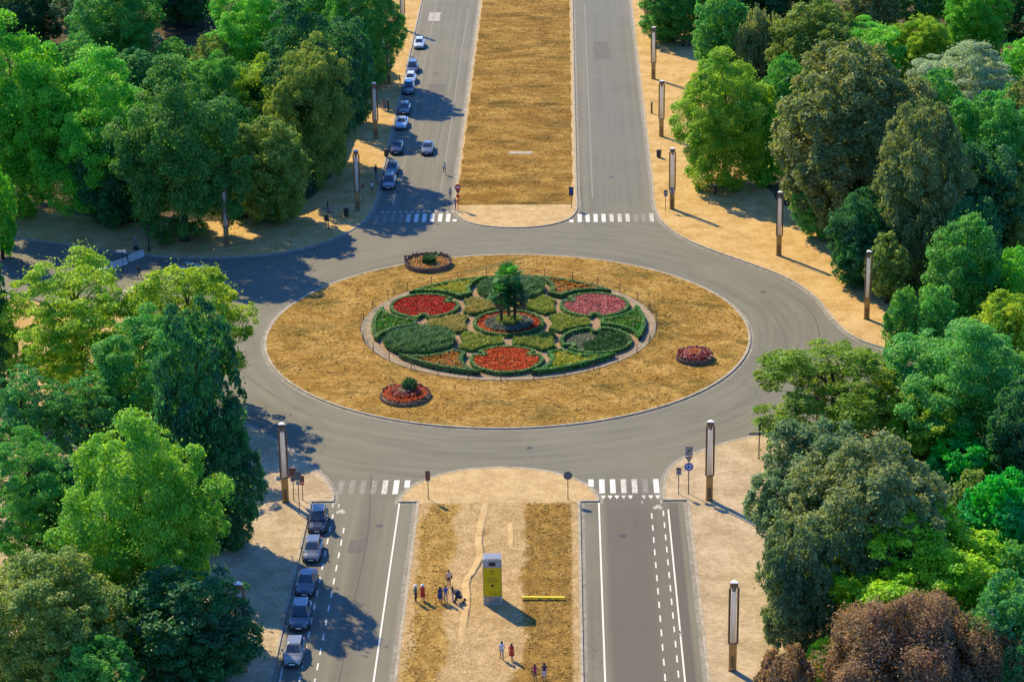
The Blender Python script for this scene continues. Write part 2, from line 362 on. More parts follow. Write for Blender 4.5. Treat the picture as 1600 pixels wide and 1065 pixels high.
# ------------------------------------------------------------------ mesh builder
class MB:
    def __init__(s):
        s.v = []; s.f = []; s.mi = []; s.n = 0; s.mats = []

    def m(s, mat):
        if mat not in s.mats: s.mats.append(mat)
        return s.mats.index(mat)

    def add(s, verts, faces, mat):
        k = s.m(mat); b = s.n
        s.v.append(np.asarray(verts, float).reshape(-1, 3)); s.n += len(s.v[-1])
        for f in faces: s.f.append([i+b for i in f]); s.mi.append(k)
        return s

    def box(s, c, d, mat, rz=0.0, taper=1.0):
        x, y, z = [q/2 for q in d]
        p = np.array([(-x, -y, -z), (x, -y, -z), (x, y, -z), (-x, y, -z), (-x*taper, -y*taper, z), (x*taper, -y*taper, z), (x*taper, y*taper, z), (-x*taper, y*taper, z)])
        if rz:
            a, b = math.cos(rz), math.sin(rz); p = np.stack([p[:, 0]*a-p[:, 1]*b, p[:, 0]*b+p[:, 1]*a, p[:, 2]], 1)
        return s.add(p+np.array(c), [(0, 3, 2, 1), (4, 5, 6, 7), (0, 1, 5, 4), (1, 2, 6, 5), (2, 3, 7, 6), (3, 0, 4, 7)], mat)

    def tube(s, pts, rad, mat, n=8, cap=True):
        pts = [np.array(p, float) for p in pts]; rad = rad if hasattr(rad, '__len__') else [rad]*len(pts)
        V = []
        for i, p in enumerate(pts):
            t = pts[min(i+1, len(pts)-1)]-pts[max(i-1, 0)]; t /= max(np.linalg.norm(t), 1e-9)
            u = np.cross(t, (0, 0, 1) if abs(t[2]) < .95 else (1, 0, 0)); u /= np.linalg.norm(u); q = np.cross(t, u)
            for k in range(n):
                a = 2*math.pi*k/n; V.append(p+rad[i]*(u*math.cos(a)+q*math.sin(a)))
        F = []
        for i in range(len(pts)-1):
            for k in range(n):
                a, b = i*n+k, i*n+(k+1) % n; F.append((a, b, b+n, a+n))
        if cap: F += [tuple(range(n))[::-1], tuple(range((len(pts)-1)*n, len(pts)*n))]
        return s.add(V, F, mat)

    def lathe(s, prof, mat, n=16, c=(0, 0, 0), axis='z', cap=True):
        V = []
        for r, z in prof:
            for k in range(n):
                a = 2*math.pi*k/n; q = (r*math.cos(a), r*math.sin(a), z)
                if axis == 'x': q = (q[2], q[0], q[1])
                if axis == 'y': q = (q[0], q[2], q[1])
                V.append((q[0]+c[0], q[1]+c[1], q[2]+c[2]))
        F = []
        for i in range(len(prof)-1):
            for k in range(n):
                a, b = i*n+k, i*n+(k+1) % n; F.append((a, b, b+n, a+n))
        if cap: F += [tuple(range(n))[::-1], tuple(range((len(prof)-1)*n, len(prof)*n))]
        return s.add(V, F, mat)

    def prism(s, poly, z0, z1, mat, bottom=True):
        n = len(poly); V = [(p[0], p[1], z0) for p in poly]+[(p[0], p[1], z1) for p in poly]
        F = [tuple(range(n, 2*n))]+([tuple(range(n))[::-1]] if bottom else [])
        F += [(i, (i+1) % n, (i+1) % n+n, i+n) for i in range(n)]
        return s.add(V, F, mat)

    def sheet(s, poly, z, mat):
        return s.add([(p[0], p[1], z) for p in poly], [tuple(range(len(poly)))], mat)

    def quads(s, P, mat):
        """P: (n,4,3) loose quads"""
        n = len(P)
        if n == 0: return s
        k = s.m(mat); b = s.n
        s.v.append(P.reshape(-1, 3)); s.n += 4*n
        idx = (np.arange(4*n).reshape(n, 4)+b).tolist()
        s.f += idx; s.mi += [k]*n
        return s

    def mesh(s, name, smooth=False):
        me = bpy.data.meshes.new(name)
        V = np.concatenate(s.v) if s.v else np.zeros((0, 3))
        ln = np.array([len(f) for f in s.f], np.int32)
        me.vertices.add(len(V)); me.vertices.foreach_set('co', V.astype(np.float32).ravel())
        me.loops.add(int(ln.sum())); me.loops.foreach_set('vertex_index', np.concatenate([np.asarray(f, np.int32) for f in s.f]))
        me.polygons.add(len(ln)); me.polygons.foreach_set('loop_start', np.concatenate([[0], np.cumsum(ln)[:-1]]).astype(np.int32))
        try: me.polygons.foreach_set('loop_total', ln)
        except Exception: pass
        for m in s.mats: me.materials.append(m)
        me.polygons.foreach_set('material_index', np.array(s.mi, np.int32))
        me.polygons.foreach_set('use_smooth', np.full(len(ln), smooth, bool))
        me.update(calc_edges=True); me.validate()
        return me

    def build(s, name, parent=None, loc=None, smooth=False):
        o = bpy.data.objects.new(name, s.mesh(name, smooth)); COL.objects.link(o)
        if parent is not None: o.parent = parent
        if loc is not None: o.location = loc
        return o


def thing(name, label, cat, loc=(0, 0, 0), rz=0.0, group=None):
    o = bpy.data.objects.new(name, None); COL.objects.link(o)
    o.location = [float(q) for q in loc]; o.rotation_euler = (0, 0, rz); o.empty_display_size = 0.3
    o['label'] = label; o['category'] = cat
    if group: o['group'] = group
    return o


def tag(o, label, cat, group=None):
    o['label'] = label; o['category'] = cat
    if group: o['group'] = group
    return o


def struct(name, mb, kind='structure'):
    o = mb.build(name); o['kind'] = kind; return o


def copy_tree(o, parent=None):
    c = o.copy(); COL.objects.link(c)
    if parent is not None: c.parent = parent
    for ch in list(o.children): copy_tree(ch, c)
    return c


def paint_tree(o, col):
    o.color = c4(col)
    for ch in o.children: paint_tree(ch, col)


def smooth_line(pts, n=6):
    """Catmull-Rom through the points"""
    p = [np.array(q, float) for q in pts]; out = []
    for i in range(len(p)-1):
        a, b, c, d = p[max(i-1, 0)], p[i], p[i+1], p[min(i+2, len(p)-1)]
        for k in range(n):
            t = k/n
            out.append(0.5*((2*b)+(c-a)*t+(2*a-5*b+4*c-d)*t*t+(3*b-a-3*c+d)*t**3))
    out.append(p[-1]); return out


def offset(line, d, closed=False):
    """shift a 2-D polyline to its left by d"""
    L = [np.array(q[:2], float) for q in line]; n = len(L); out = []
    for i in range(n):
        a = L[i-1] if (i > 0 or closed) else None; b = L[i]; c = L[(i+1) % n] if (i < n-1 or closed) else None
        ns = []
        for u, v in ((a, b), (b, c)):
            if u is None or v is None: continue
            t = v-u; l = np.linalg.norm(t)
            if l > 1e-6: ns.append(np.array((-t[1], t[0]))/l)
        m = sum(ns); m = m/max(np.linalg.norm(m), 1e-6); k = max(m @ ns[0], 0.5)
        out.append(b+m*d/k)
    return out


def ribbon(mb, line, d0, d1, z0, z1, mat, closed=False):
    """a raised strip along a line between offsets d0 and d1: top and both sides"""
    A = offset(line, d0, closed); B = offset(line, d1, closed); n = len(A)
    V = [(p[0], p[1], z0) for p in A]+[(p[0], p[1], z1) for p in A]+[(p[0], p[1], z1) for p in B]+[(p[0], p[1], z0) for p in B]
    F = []
    for i in range(n if closed else n-1):
        j = (i+1) % n
        F += [(i, j, n+j, n+i), (n+i, n+j, 2*n+j, 2*n+i), (2*n+i, 2*n+j, 3*n+j, 3*n+i)]
    if not closed: F += [(0, n, 2*n, 3*n), (n-1, 4*n-1, 3*n-1, 2*n-1)]
    mb.add(V, F, mat)


def flat_strip(mb, line, d0, d1, z, mat, closed=False):
    A = offset(line, d0, closed); B = offset(line, d1, closed); n = len(A)
    V = [(p[0], p[1], z) for p in A]+[(p[0], p[1], z) for p in B]
    mb.add(V, [(i, (i+1) % n, n+(i+1) % n, n+i) for i in range(n if closed else n-1)], mat)


def circle(c, r, n=96, a0=0.0, a1=2*math.pi, end=False):
    k = n+1 if end else n
    return [(c[0]+r*math.cos(a0+(a1-a0)*i/n), c[1]+r*math.sin(a0+(a1-a0)*i/n)) for i in range(k)]


def inside(poly, P):
    poly = np.asarray(poly, float); x, y = P[:, 0], P[:, 1]; r = np.zeros(len(P), bool)
    j = len(poly)-1
    for i in range(len(poly)):
        xi, yi = poly[i]; xj, yj = poly[j]
        c = ((yi > y) != (yj > y)) & (x < (xj-xi)*(y-yi)/(yj-yi+1e-12)+xi)
        r ^= c; j = i
    return r


def scatter(poly, n):
    poly = np.asarray(poly, float); lo, hi = poly.min(0), poly.max(0)
    P = lo+(hi-lo)*rng.random((int(n*2.2)+20, 2))
    return P[inside(poly, P)][:n]


def leaf_quads(C, Nn, size, wid=0.62):
    """rhombic leaves at C facing along Nn"""
    n = len(C)
    Nn = Nn/np.maximum(np.linalg.norm(Nn, axis=1, keepdims=True), 1e-6)
    t = rng.normal(size=(n, 3)); t -= (t*Nn).sum(1, keepdims=True)*Nn
    t /= np.maximum(np.linalg.norm(t, axis=1, keepdims=True), 1e-6); u = np.cross(Nn, t)
    s = (size*(0.6+0.8*rng.random(n)))[:, None]
    a, b = t*s*0.5, u*s*0.5*wid
    P = np.stack([C-a, C+b-a*0.15, C+a-Nn*s*0.12, C-b-a*0.15], 1)
    return P

# ================================================================== THE SETTING
YN, YS, XE = 460.0, -260.0, 240.0
struct('ground', MB().sheet([(-3000, -3000), (3000, -3000), (3000, 3000), (-3000, 3000)], -0.10, MAT['soil']))
struct('road', MB().sheet([(-XE, YS), (XE, YS), (XE, YN), (-XE, YN)], 0.0, MAT['asphalt']))

ne = [(19.1, YN), (19.1, 60)]+smooth_line([(19.1, 58), (19.0, 50), (19.5, 43.2), (21.0, 37.7), (22.9, 33.8), (25.8, 29.6), (28.9, 26.0), (32.2, 22.0), (34.6, 18.6), (36.3, 14.8), (37.6, 10.5), (38.5, 5.4), (39.6, 0.5), (41.4, -3.2), (45, -6.5), (51, -9.5), (70, -17.5)])+[(XE, -86)]
nw = [(-XE, 111)]+smooth_line([(-70, 38.6), (-59.7, 34.3), (-50, 30.2), (-45.5, 28.8), (-41.3, 28.1), (-37.1, 28.1), (-33.1, 28.7), (-29.6, 30.1), (-25.6, 32.9), (-22.4, 37.2), (-20.4, 41.6), (-19.3, 47.4), (-19.0, 54.9), (-19.05, 60)])+[(-19.05, YN)]
sw = [(-18.7, YS), (-18.7, -46.95), (-16.5, -46.95)]+smooth_line([(-16.5, -46.2), (-16.75, -44.5), (-17.9, -41.2), (-19.9, -37.4), (-22.4, -33.5), (-26.4, -28.4), (-31, -23), (-35, -16.5), (-37.5, -9), (-39.0, -1), (-41.5, 4.2), (-46, 7.6), (-61, 13), (-85, 22.5)])+[(-XE, 84)]
se = [(XE, -111)]+smooth_line([(70, -38.8), (60, -34.9), (50, -31.4), (42, -29.4), (35, -29.2), (28.3, -30.3), (24.8, -31.9), (21.3, -34.4), (18.7, -36.9), (17.5, -39.1), (16.8, -42), (16.5, -46.2)])+[(16.5, -47.0), (18.9, -47.0), (18.9, YS)]
med_n = [(-8.45, YN), (-8.45, 60)]+smooth_line([(-8.45, 55), (-8.35, 49), (-8.0, 46.4), (-7.1, 43.5), (-5.8, 41.6), (-3.4, 40.1), (0, 39.4), (3.6, 39.9), (6.2, 41.5), (7.7, 43.6), (8.5, 46.6), (8.6, 50), (8.55, 56)])+[(8.5, YN)]
med_s = [(8.2, YS), (8.2, -47.2), (10.1, -47.2)]+smooth_line([(10.1, -46.6), (9.3, -43.9), (7.4, -41.4), (4.6, -39.6), (1.5, -38.8), (-1.2, -38.8), (-4.4, -39.5), (-7.1, -41.3), (-9.0, -43.6), (-9.9, -46.2)])+[(-9.95, -47.1), (-8.1, -47.1), (-8.1, YS)]
isl = circle((0, 0), 28.55, 160)
outl = dict(ne=(ne, [(XE, YN)]), nw=(nw, [(-XE, YN)]), sw=(sw, [(-XE, YS)]), se=(se, [(XE, YS)]))
for k, (ln, ext) in outl.items():
    struct('pavement', MB().prism([tuple(p[:2]) for p in ln]+ext, -0.2, 0.12, MAT['sand'], False))
struct('median', MB().prism([tuple(p[:2]) for p in med_n], -0.2, 0.12, MAT['track'], False))
struct('median', MB().prism([tuple(p[:2]) for p in med_s], -0.2, 0.12, MAT['track'], False))
struct('island_lawn', MB().prism(isl, -0.2, 0.12, MAT['lawn_i'], False))
for ln, cl in [(v[0], False) for v in outl.values()]+[(med_n, False), (med_s, False), (isl, True)]:
    k = MB(); ribbon(k, ln, -0.03, 0.24, -0.05, 0.135, MAT['kerb'], cl); struct('kerb', k)
    k = MB(); flat_strip(k, ln, -0.42, -0.035, 0.005, MAT['gutter'], cl); struct('gutter', k)


def wavy(poly, amp, step=1.5, sc=0.35):
    out = []
    for i in range(len(poly)):
        a, b = np.array(poly[i]), np.array(poly[(i+1) % len(poly)]); n = max(1, int(np.linalg.norm(b-a)/step))
        for j in range(min(n, 200)):
            p = a+(b-a)*j/min(n, 200)
            out.append((p[0]+amp*math.sin(p[1]*sc*2.3+i)+amp*0.6*math.sin(p[1]*sc*5.1+2*i)+amp*.4*(random.random()-.5), p[1]+amp*math.sin(p[0]*sc*2.9+1.7*i)*.7+amp*.4*(random.random()-.5)))
    return out


struct('lawn', MB().sheet(wavy([(-7.9, YN), (-7.95, 49.2), (7.95, 49.2), (8.0, YN)], 0.1, 0.8), 0.126, MAT['lawn_n']))
struct('lawn', MB().sheet([(-7.85, -47.5), (-7.85, -200), (7.95, -200), (7.95, -47.5)][::1], 0.126, mat_median_south()))
struct('woodland_floor', MB().sheet(wavy([(-25.6, YN), (-26, 115), (-27, 60), (-29.5, 49), (-37, 43.5), (-50, 42), (-80, 56), (-XE+3, 128), (-XE+3, YN)], 0.5, 3), 0.126, MAT['soil']))
struct('woodland_floor', MB().sheet(wavy([(29.5, YN), (30.5, 120), (32, 75), (36, 50), (44, 33), (51, 12), (60, 3), (XE-3, -60), (XE-3, YN)], 0.5, 3), 0.126, MAT['soil']))
struct('woodland_floor', MB().sheet(wavy([(27, YS), (28, -60), (32, -42), (45, -38), (XE-3, -120), (XE-3, YS)], 0.5, 3), 0.126, MAT['soil']))
# a mown track across the lawn behind the flower garden
struct('mown_track', MB().sheet(wavy([(-6.6, 21.9), (-1.2, 26.0), (0.6, 27.3), (2.4, 27.4), (-0.5, 24.9), (-5.2, 21.0)], 0.08, 0.7), 0.127, plain('mown_olive', (0.17, 0.125, 0.035), 0.95, 0, 0.35, 1.5, 0.05)))
struct('concrete_slab', MB().box((0.5, 73.9, 0.13), (3.4, 1.1, 0.04), MAT['concrete']))
struct('road_patch', MB().sheet(wavy([(-17.2, 156.0), (-15.2, 156.0), (-15.2, 162.5), (-17.2, 162.5)], 0.06, 0.6), 0.005, MAT['concrete']))


# ---- loose tufts of parched grass
MAT['tuft'] = mat_mix_petals('parched_blades', [((.42, .26, .06), 5), ((.34, .20, .04), 3), ((.54, .37, .11), 5), ((.24, .18, .035), 1.6), ((.28, .165, .035), 1.5)], 0.35, .8)


def tufts(poly, dens, holes=()):
    pts = scatter(poly, int(dens)); x, y = pts[:, 0], pts[:, 1]
    cl = np.sin(x*.9+2*np.sin(y*.55))*np.cos(y*.8+1.6*np.sin(x*.37))+.6*np.sin(x*2.3+y*1.7)
    ok = cl+rng.normal(size=len(x))*.5 > -.1
    for (hx, hy), hr in holes: ok &= np.hypot(x-hx, y-hy) > hr
    pts = pts[ok]; n = len(pts); ang = rng.random(n)*6.283; ln = rng.uniform(.08, .24, n)
    b = np.concatenate([pts, np.full((n, 1), .122)], 1); sd_ = np.stack([np.cos(ang), np.sin(ang), np.zeros(n)], 1)*(rng.uniform(.04, .13, n))[:, None]
    up = np.stack([-np.sin(ang)*ln, np.cos(ang)*ln, ln*.38], 1)
    o = MB().quads(np.stack([b-sd_, b+sd_, b+sd_*1.3+up, b-sd_*.9+up*.8], 1), MAT['tuft']).build('dry_grass'); o['kind'] = 'stuff'


tufts(circle((0, 0), 28.1, 90), 20000, [((.1, 2.5), 17.8), ((-10.55, 25.0), 3.1), ((-10.9, -19.7), 2.9), ((21.6, -8.7), 2.2)])
tufts([(-7.8, 49.5), (7.8, 49.5), (7.9, 180), (-7.9, 180)], 15000, [((.5, 73.9), 2.0)])
tufts([(-7.3, -47.8), (-4.2, -47.8), (-4.2, -90), (-7.3, -90)], 1500); tufts([(3.0, -47.6), (7.3, -47.6), (7.3, -90), (3.2, -90)], 3000)

# ---- painted markings
def marking(rects, mat, z=0.009, name='road_marking'):
    k = MB()
    for x, y, wx, wy in rects: k.sheet([(x-wx/2, y-wy/2), (x+wx/2, y-wy/2), (x+wx/2, y+wy/2), (x-wx/2, y+wy/2)], z, mat)
    return struct(name, k)


def crosswalk(xs, yc, ln, wears, wd=0.55):
    for lvl in (0, 1, 2):
        r = [(x, yc if not short else yc-ln*.27, wd, ln if not short else ln*.42) for x, lv, short in zip(xs, wears, [False]*len(xs)) if lv == lvl]
        if r: marking(r, MAT['mark%d' % lvl], 0.009, 'crosswalk')


crosswalk([-18.5+1.07*i for i in range(10)], 44.1, 3.5, [2, 2, 2, 2, 1, 0, 0, 0, 0, 0])
marking([(-7.95, 42.95, 0.55, 1.0)], MAT['mark0'], 0.009, 'crosswalk')
crosswalk([8.85+1.075*i for i in range(10)], 43.5, 3.4, [0, 0, 0, 0, 1, 1, 1, 2, 2, 1])
marking([(7.75, 42.3, 0.55, 1.1)], MAT['mark0'], 0.009, 'crosswalk')
crosswalk([-16.05+1.12*i for i in range(6)], -43.35, 3.4, [2, 2, 2, 2, 1, 0])
marking([(-9.35, -42.6, 0.55, 1.8)], MAT['mark0'], 0.009, 'crosswalk')
crosswalk([10.45+1.1*i for i in range(6)], -43.4, 3.4, [0, 0, 1, 1, 2, 0])
marking([(9.35, -42.6, 0.55, 1.8)], MAT['mark0'], 0.009, 'crosswalk')
k = MB()
d_ = np.array((0.52, 0.855)); n_ = np.array((d_[1], -d_[0]))
for i in range(9):
    o_ = np.array((-47.6, 13.6))+d_*(i*1.75)
    k.sheet([tuple(o_-d_*.35-n_*1.9), tuple(o_-d_*.35+n_*1.9), tuple(o_+d_*.35+n_*1.9), tuple(o_+d_*.35-n_*1.9)], 0.009, MAT['mark1'])
struct('crosswalk', k)
k = MB()
for i in range(13): x = -17.9+0.8*i; k.sheet([(x-.27, 46.55), (x+.27, 46.55), (x, 47.3)], 0.009, MAT['mark1'])
struct('give_way_line', k)
k = MB()
for i in range(9):
    if i in (5,): continue
    x = 10.55+0.68*i; k.sheet([(x-.26, -45.65), (x, -46.55), (x+.26, -45.65)], 0.009, MAT['mark0' if i not in (3, 6) else 'mark1'])
struct('give_way_line', k)
marking([(-9.87, -47-50, 0.16, 100)], MAT['mark0'], 0.009, 'lane_line')
marking([(10.08, -47-50, 0.16, 100)], MAT['mark0'], 0.009, 'lane_line')
marking([(16.93, -49-50, 0.15, 100)], MAT['mark0'], 0.009, 'lane_line')
marking([(15.25, -50.5-2.72*i, 0.13, 1.25) for i in range(24)], MAT['mark0'], 0.009, 'lane_line')
marking([(16.42, -49.9-2.72*i, 0.13, 1.25) for i in range(24)], MAT['mark0'], 0.009, 'lane_line')
marking([(-16.3, -50.4-2.75*i, 0.14, 1.25) for i in range(24)], MAT['mark0'], 0.009, 'lane_line')
marking([(-14.95, -53.5-2.75*i, 0.14, 1.25) for i in range(24)], MAT['mark0'], 0.009, 'lane_line')
marking([(-16.5, -47.6, 0.16, 1.0), (-15.9, -47.8, .16, .9), (14.4, -47.3, .1, .7), (16.3, -47.3, .1, .7), (-18.0, -83.5, 0.15, 7.0)], MAT['mark1'], 0.009, 'lane_line')
marking([(-16.7, 52.5, 0.14, 5)], MAT['mark1'], 0.009, 'lane_line')
marking([(-16.35, 125, 0.16, 130)], MAT['mark2'], 0.009, 'lane_line')
marking([(-10.4, 110, 0.2, 110), (10.7, 110, 0.22, 115)], MAT['mark2'], 0.009, 'lane_line')


def bike_marking(x, y, s, mat):
    k = MB()

    def bar(a, b, wd=0.07):
        a, b = np.array(a), np.array(b); t = (b-a)/np.linalg.norm(b-a); n = np.array((-t[1], t[0]))*wd
        k.sheet([tuple(np.array((x, y))+s*q*np.array((1, 1.9))) for q in (a-n, b-n, b+n, a+n)], 0.009, mat)
    for cx in (-0.52, 0.52):
        o = circle((cx, 0), 0.36, 20); i_ = circle((cx, 0), 0.24, 20); n = 20
        k.add([(x+s*p[0], y+1.9*s*p[1], 0.009) for p in o]+[(x+s*p[0], y+1.9*s*p[1], 0.009) for p in i_], [(j, (j+1) % n, n+(j+1) % n, n+j) for j in range(n)], mat)
    for a, b in [((-.52, 0), (-.2, .5)), ((-.2, .5), (.33, .5)), ((-.2, .5), (0, 0)), ((0, 0), (.36, .45)), ((-.52, 0), (0, 0)), ((.52, 0), (.33, .62)), ((.33, .62), (.52, .62)), ((-.26, .6), (-.05, .6))]: bar(a, b)
    struct('bicycle_marking', k)


bike_marking(15.9, -48.6, 0.5, MAT['mark0']); bike_marking(-15.6, -49.3, 0.48, MAT['mark0']); bike_marking(16.7, -75.2, 0.5, MAT['mark2'])

def tar_seam(pts, wd=.05):
    k = MB(); flat_strip(k, [tuple(p) for p in smooth_line(pts, 10)], -wd, wd, 0.006, MAT['tar']); struct('tar_seam', k)


MAT['tar'] = plain('tar', (.035, .034, .032), .6, 0, .3, 2)
MAT['patch'] = plain('asphalt_patch', (.098, .096, .080), .85, 0, .25, 1.5)
tar_seam([(-13.2, -40), (-12.9, -46), (-12.5, -55), (-12.7, -68), (-12.9, -90)]); tar_seam([(11.8, 36), (9.6, 41), (9.2, 60)], .035)
tar_seam([(-19, -27), (-26, -18), (-31, -9), (-32.5, 1)], .04); tar_seam([(33, 17), (36.5, 6), (36, -6), (33, -15)], .04); tar_seam([(-12, 128), (-11.8, 100), (-12, 70)], .03)
for a, b, c_, d in [(-15, 108, -12.2, 113), (-14.2, -58.5, -12.4, -55.6), (12, 128, 14.5, 140)]:
    struct('road_patch', MB().sheet(wavy([(a, b), (c_, b), (c_, d), (a, d)], .05, .8), 0.0045, MAT['patch']))
for x, y in [(-11.5, -52.5), (12.3, -55), (3, -33.6), (-33.5, 6), (31.2, 14), (13.5, 62), (-13.4, 92), (-22, 27), (-14, 120)]:
    struct('manhole_cover', MB().prism(circle((x, y), .36, 20), 0.002, 0.010, MAT['tar'], False))

# ---- erosion gullies in the trodden south median: a low bank with a steep side
def gully(pts, wd, h):
    ln = smooth_line(pts, 8); A = [np.array(p) for p in ln]; k = MB(); V = []; n = len(A)
    for i, p in enumerate(A):
        e = min(1, 4*i/n, 4*(n-1-i)/n); j = 0.25*math.sin(i*1.3)+0.2*random.random()
        for ox, oz in ((-1.6*wd, 0.0), (-.55*wd, .72*h), (-.12*wd, h), (.1*wd+.06*j, .55*h), (.16*wd+.08*j, 0.0)):
            V.append((p[0]+ox+0.06*j*wd, p[1], 0.117+oz*e*(0.75+.5*random.random())))
    F = []
    for i in range(n-1):
        for q in range(4): a = i*5+q; F.append((a, a+1, a+6, a+5))
    k.add(V, F, MAT['track']); struct('gully', k)


gully([(-0.9, -45.5), (-1.2, -52), (-1.35, -56), (-1.1, -59.5), (-1.6, -62.5), (-2.2, -65), (-2.05, -69), (-2.2, -73.5), (-2.5, -77)], 0.45, 0.15)
gully([(1.5, -52), (1.7, -55), (1.65, -58)], 0.35, 0.07)

# ================================================================== TREES
STY = dict(
    # lobes, lobe size, lobe spread, puff size (of r), puff flatness, leaf size, density, share of leaves on the upper side
    broad=dict(nl=9, lr=(.36, .52), sp=.60, pr=.135, flat=.72, leaf=0.264, den=.80, up=.62),
    dome=dict(nl=13, lr=(.34, .44), sp=.66, pr=.10, flat=.85, leaf=0.288, den=.82, up=.55),
    airy=dict(nl=13, lr=(.24, .40), sp=.70, pr=.115, flat=.42, leaf=0.232, den=.60, up=.7),
    oval=dict(nl=8, lr=(.40, .55), sp=.52, pr=.17, flat=1.0, leaf=0.232, den=.8, up=.6),
    weep=dict(nl=12, lr=(.30, .44), sp=.66, pr=.115, flat=1.5, leaf=0.248, den=.82, up=.55),
    fluffy=dict(nl=14, lr=(.26, .42), sp=.68, pr=.10, flat=.6, leaf=0.256, den=.85, up=.72),
    cone=dict(nl=10, lr=(.34, .5), sp=.5, pr=.2, flat=.6, leaf=0.240, den=.6, up=.6),
)


def crown_mb(style, r, rz, seed):
    global rng
    keep = rng; rng = np.random.default_rng(seed)
    S = STY[style]; nl = S['nl']
    k = np.arange(nl)+0.5; ph = math.pi*(1+5**.5)*k+rng.random()*6
    cz = np.clip(1-1.75*k/nl, -.8, 1)+rng.normal(size=nl)*.10; rr = np.sqrt(np.clip(1-cz*cz, .02, 1))
    LC = np.stack([rr*np.cos(ph), rr*np.sin(ph), cz], 1)*S['sp']*rng.uniform(.82, 1.12, (nl, 1))
    LR = rng.uniform(*S['lr'], nl)
    low = [(.36*math.cos(q+seed), .36*math.sin(q+seed), -.52+.1*math.sin(q*3)) for q in (0, 1.57, 3.14, 4.71)]
    LC = np.concatenate([LC, low, [(0, 0, .02), (0, 0, -.35)]]); LR = np.concatenate([LR, [.44]*4, [.60, .50]])
    if style in ('airy', 'cone'): LC, LR = np.delete(LC, slice(nl, nl+4), 0), np.delete(LR, slice(nl, nl+4))
    if style == 'cone':
        sh = np.clip(.8-.7*LC[:, 2], .15, 1.3); LC[:, :2] *= sh[:, None]; LR *= np.clip(sh, .3, 1)
    if style == 'airy': LR[-2:] = (.42, .3)
    ext = np.abs(LC[:-2])+LR[:-2, None]
    sc = np.array((r, r, rz))
    LC = LC/np.array([np.percentile(ext[:, :2], 88)]*2+[ext[:, 2].max()]); LR = LR/np.percentile(ext, 88)
    Cs = []; Ps = []; inn = []
    for i in range(len(LR)):
        n = int(max(8, 3.3*(LR[i]/S['pr'])**2)); d = rng.normal(size=(n, 3)); d /= np.linalg.norm(d, axis=1, keepdims=True)
        q = LC[i]+d*(LR[i]*rng.uniform(.74, 1.0, (n, 1)))
        dist = np.min([np.linalg.norm(q-LC[j], axis=1)/LR[j] if j != i else np.full(n, 9) for j in range(len(LR))], axis=0)
        ok = (dist > .86) & (q[:, 2] > -1.02)
        if style == 'airy': ok &= rng.random(n) < .72
        Cs.append(q[ok]*sc); Ps.append(S['pr']*r*rng.uniform(.55, 1.3, ok.sum())); inn.append(np.zeros(ok.sum(), bool))
        m = max(3, n//5)                                   # inner clumps close the see-through middle
        Cs.append((LC[i]+rng.normal(size=(m, 3))*LR[i]*.28)*sc); Ps.append(np.full(m, S['pr']*r*1.9)); inn.append(np.ones(m, bool))
    Cc = np.concatenate(Cs); pr = np.concatenate(Ps); inn = np.concatenate(inn)
    cnt = np.maximum((4*math.pi*pr**2*S['den']/(0.5*S['leaf']**2)).astype(int), 10)
    cnt[inn] = cnt[inn]//2
    idx = np.repeat(np.arange(len(pr)), cnt); T = len(idx)
    d = rng.normal(size=(T, 3)); d /= np.linalg.norm(d, axis=1, keepdims=True)
    out = Cc[idx]/sc; out /= np.maximum(np.linalg.norm(out, axis=1, keepdims=True), .15)
    flip = ((d*out).sum(1) < -0.3); d[flip] *= -1
    u = (rng.random(T) < S['up']); d[u, 2] = np.abs(d[u, 2])
    rad = pr[idx]*(0.5+0.55*np.sqrt(rng.random(T)))
    P = Cc[idx]+d*rad[:, None]*np.array((1, 1, S['flat']))
    if style == 'weep': P[:, 2] -= rng.random(T)**2*pr[idx]*1.6
    st = rng.random(T) < 0.035                               # stray twigs that fray the outline
    P[st] += (d[st]+out[st]*.6)*(pr[idx][st]*rng.uniform(.15, .6, st.sum()))[:, None]
    Nn = d*0.55+np.array((-.12, .12, .55))+rng.normal(size=(T, 3))*0.5
    if style == 'weep': Nn = d*0.8+np.array((0, 0, .25))+rng.normal(size=(T, 3))*0.45
    mb = MB(); mb.quads(leaf_quads(P, Nn, S['leaf']), MAT['leaf'])
    rng = keep
    return mb, Cc


def trunk_mb(Cc, r, rz, h0, seed):
    """tapered trunk with limbs that run out to some of the clumps; the origin is the crown's centre"""
    rs = random.Random(seed); mb = MB(); R0 = 0.045*r+0.10
    zb = -(rz+h0)
    pts = [(0, 0, zb-0.3), (rs.uniform(-.1, .1), rs.uniform(-.1, .1), zb+0.5), (rs.uniform(-.3, .3), rs.uniform(-.3, .3), zb*0.45), (rs.uniform(-.4, .4), rs.uniform(-.4, .4), 0.2*rz), (rs.uniform(-.3, .3), rs.uniform(-.3, .3), 0.7*rz)]
    mb.tube(pts, [R0*1.7, R0*1.1, R0*0.85, R0*0.5, R0*0.12], MAT['bark'], 9)
    for c in rs.sample(list(Cc), min(16, len(Cc))):
        z0 = max(min(c[2]-abs(c[0])*.5-abs(c[1])*.5-.5, .55*rz), zb*.6)
        t = (z0-zb)/(0.7*rz-zb); b = np.array((0, 0, z0))
        mb.tube([b, (b+c)/2+np.array((0, 0, .12*r)), c], [R0*(.55-.35*t), R0*(.3-.15*t), 0.03], MAT['bark'], 6)
    return mb


PROTO = {}


def proto(style, r, rz, seed):
    mb, Cc = crown_mb(style, r, rz, seed)
    me = mb.mesh('crown'); zb = 0.22*rz
    tm = trunk_mb(Cc, r, rz, zb, seed).mesh('trunk', True)
    PROTO.setdefault(style, []).append(dict(r=r, rz=rz, crown=me, trunk=tm))


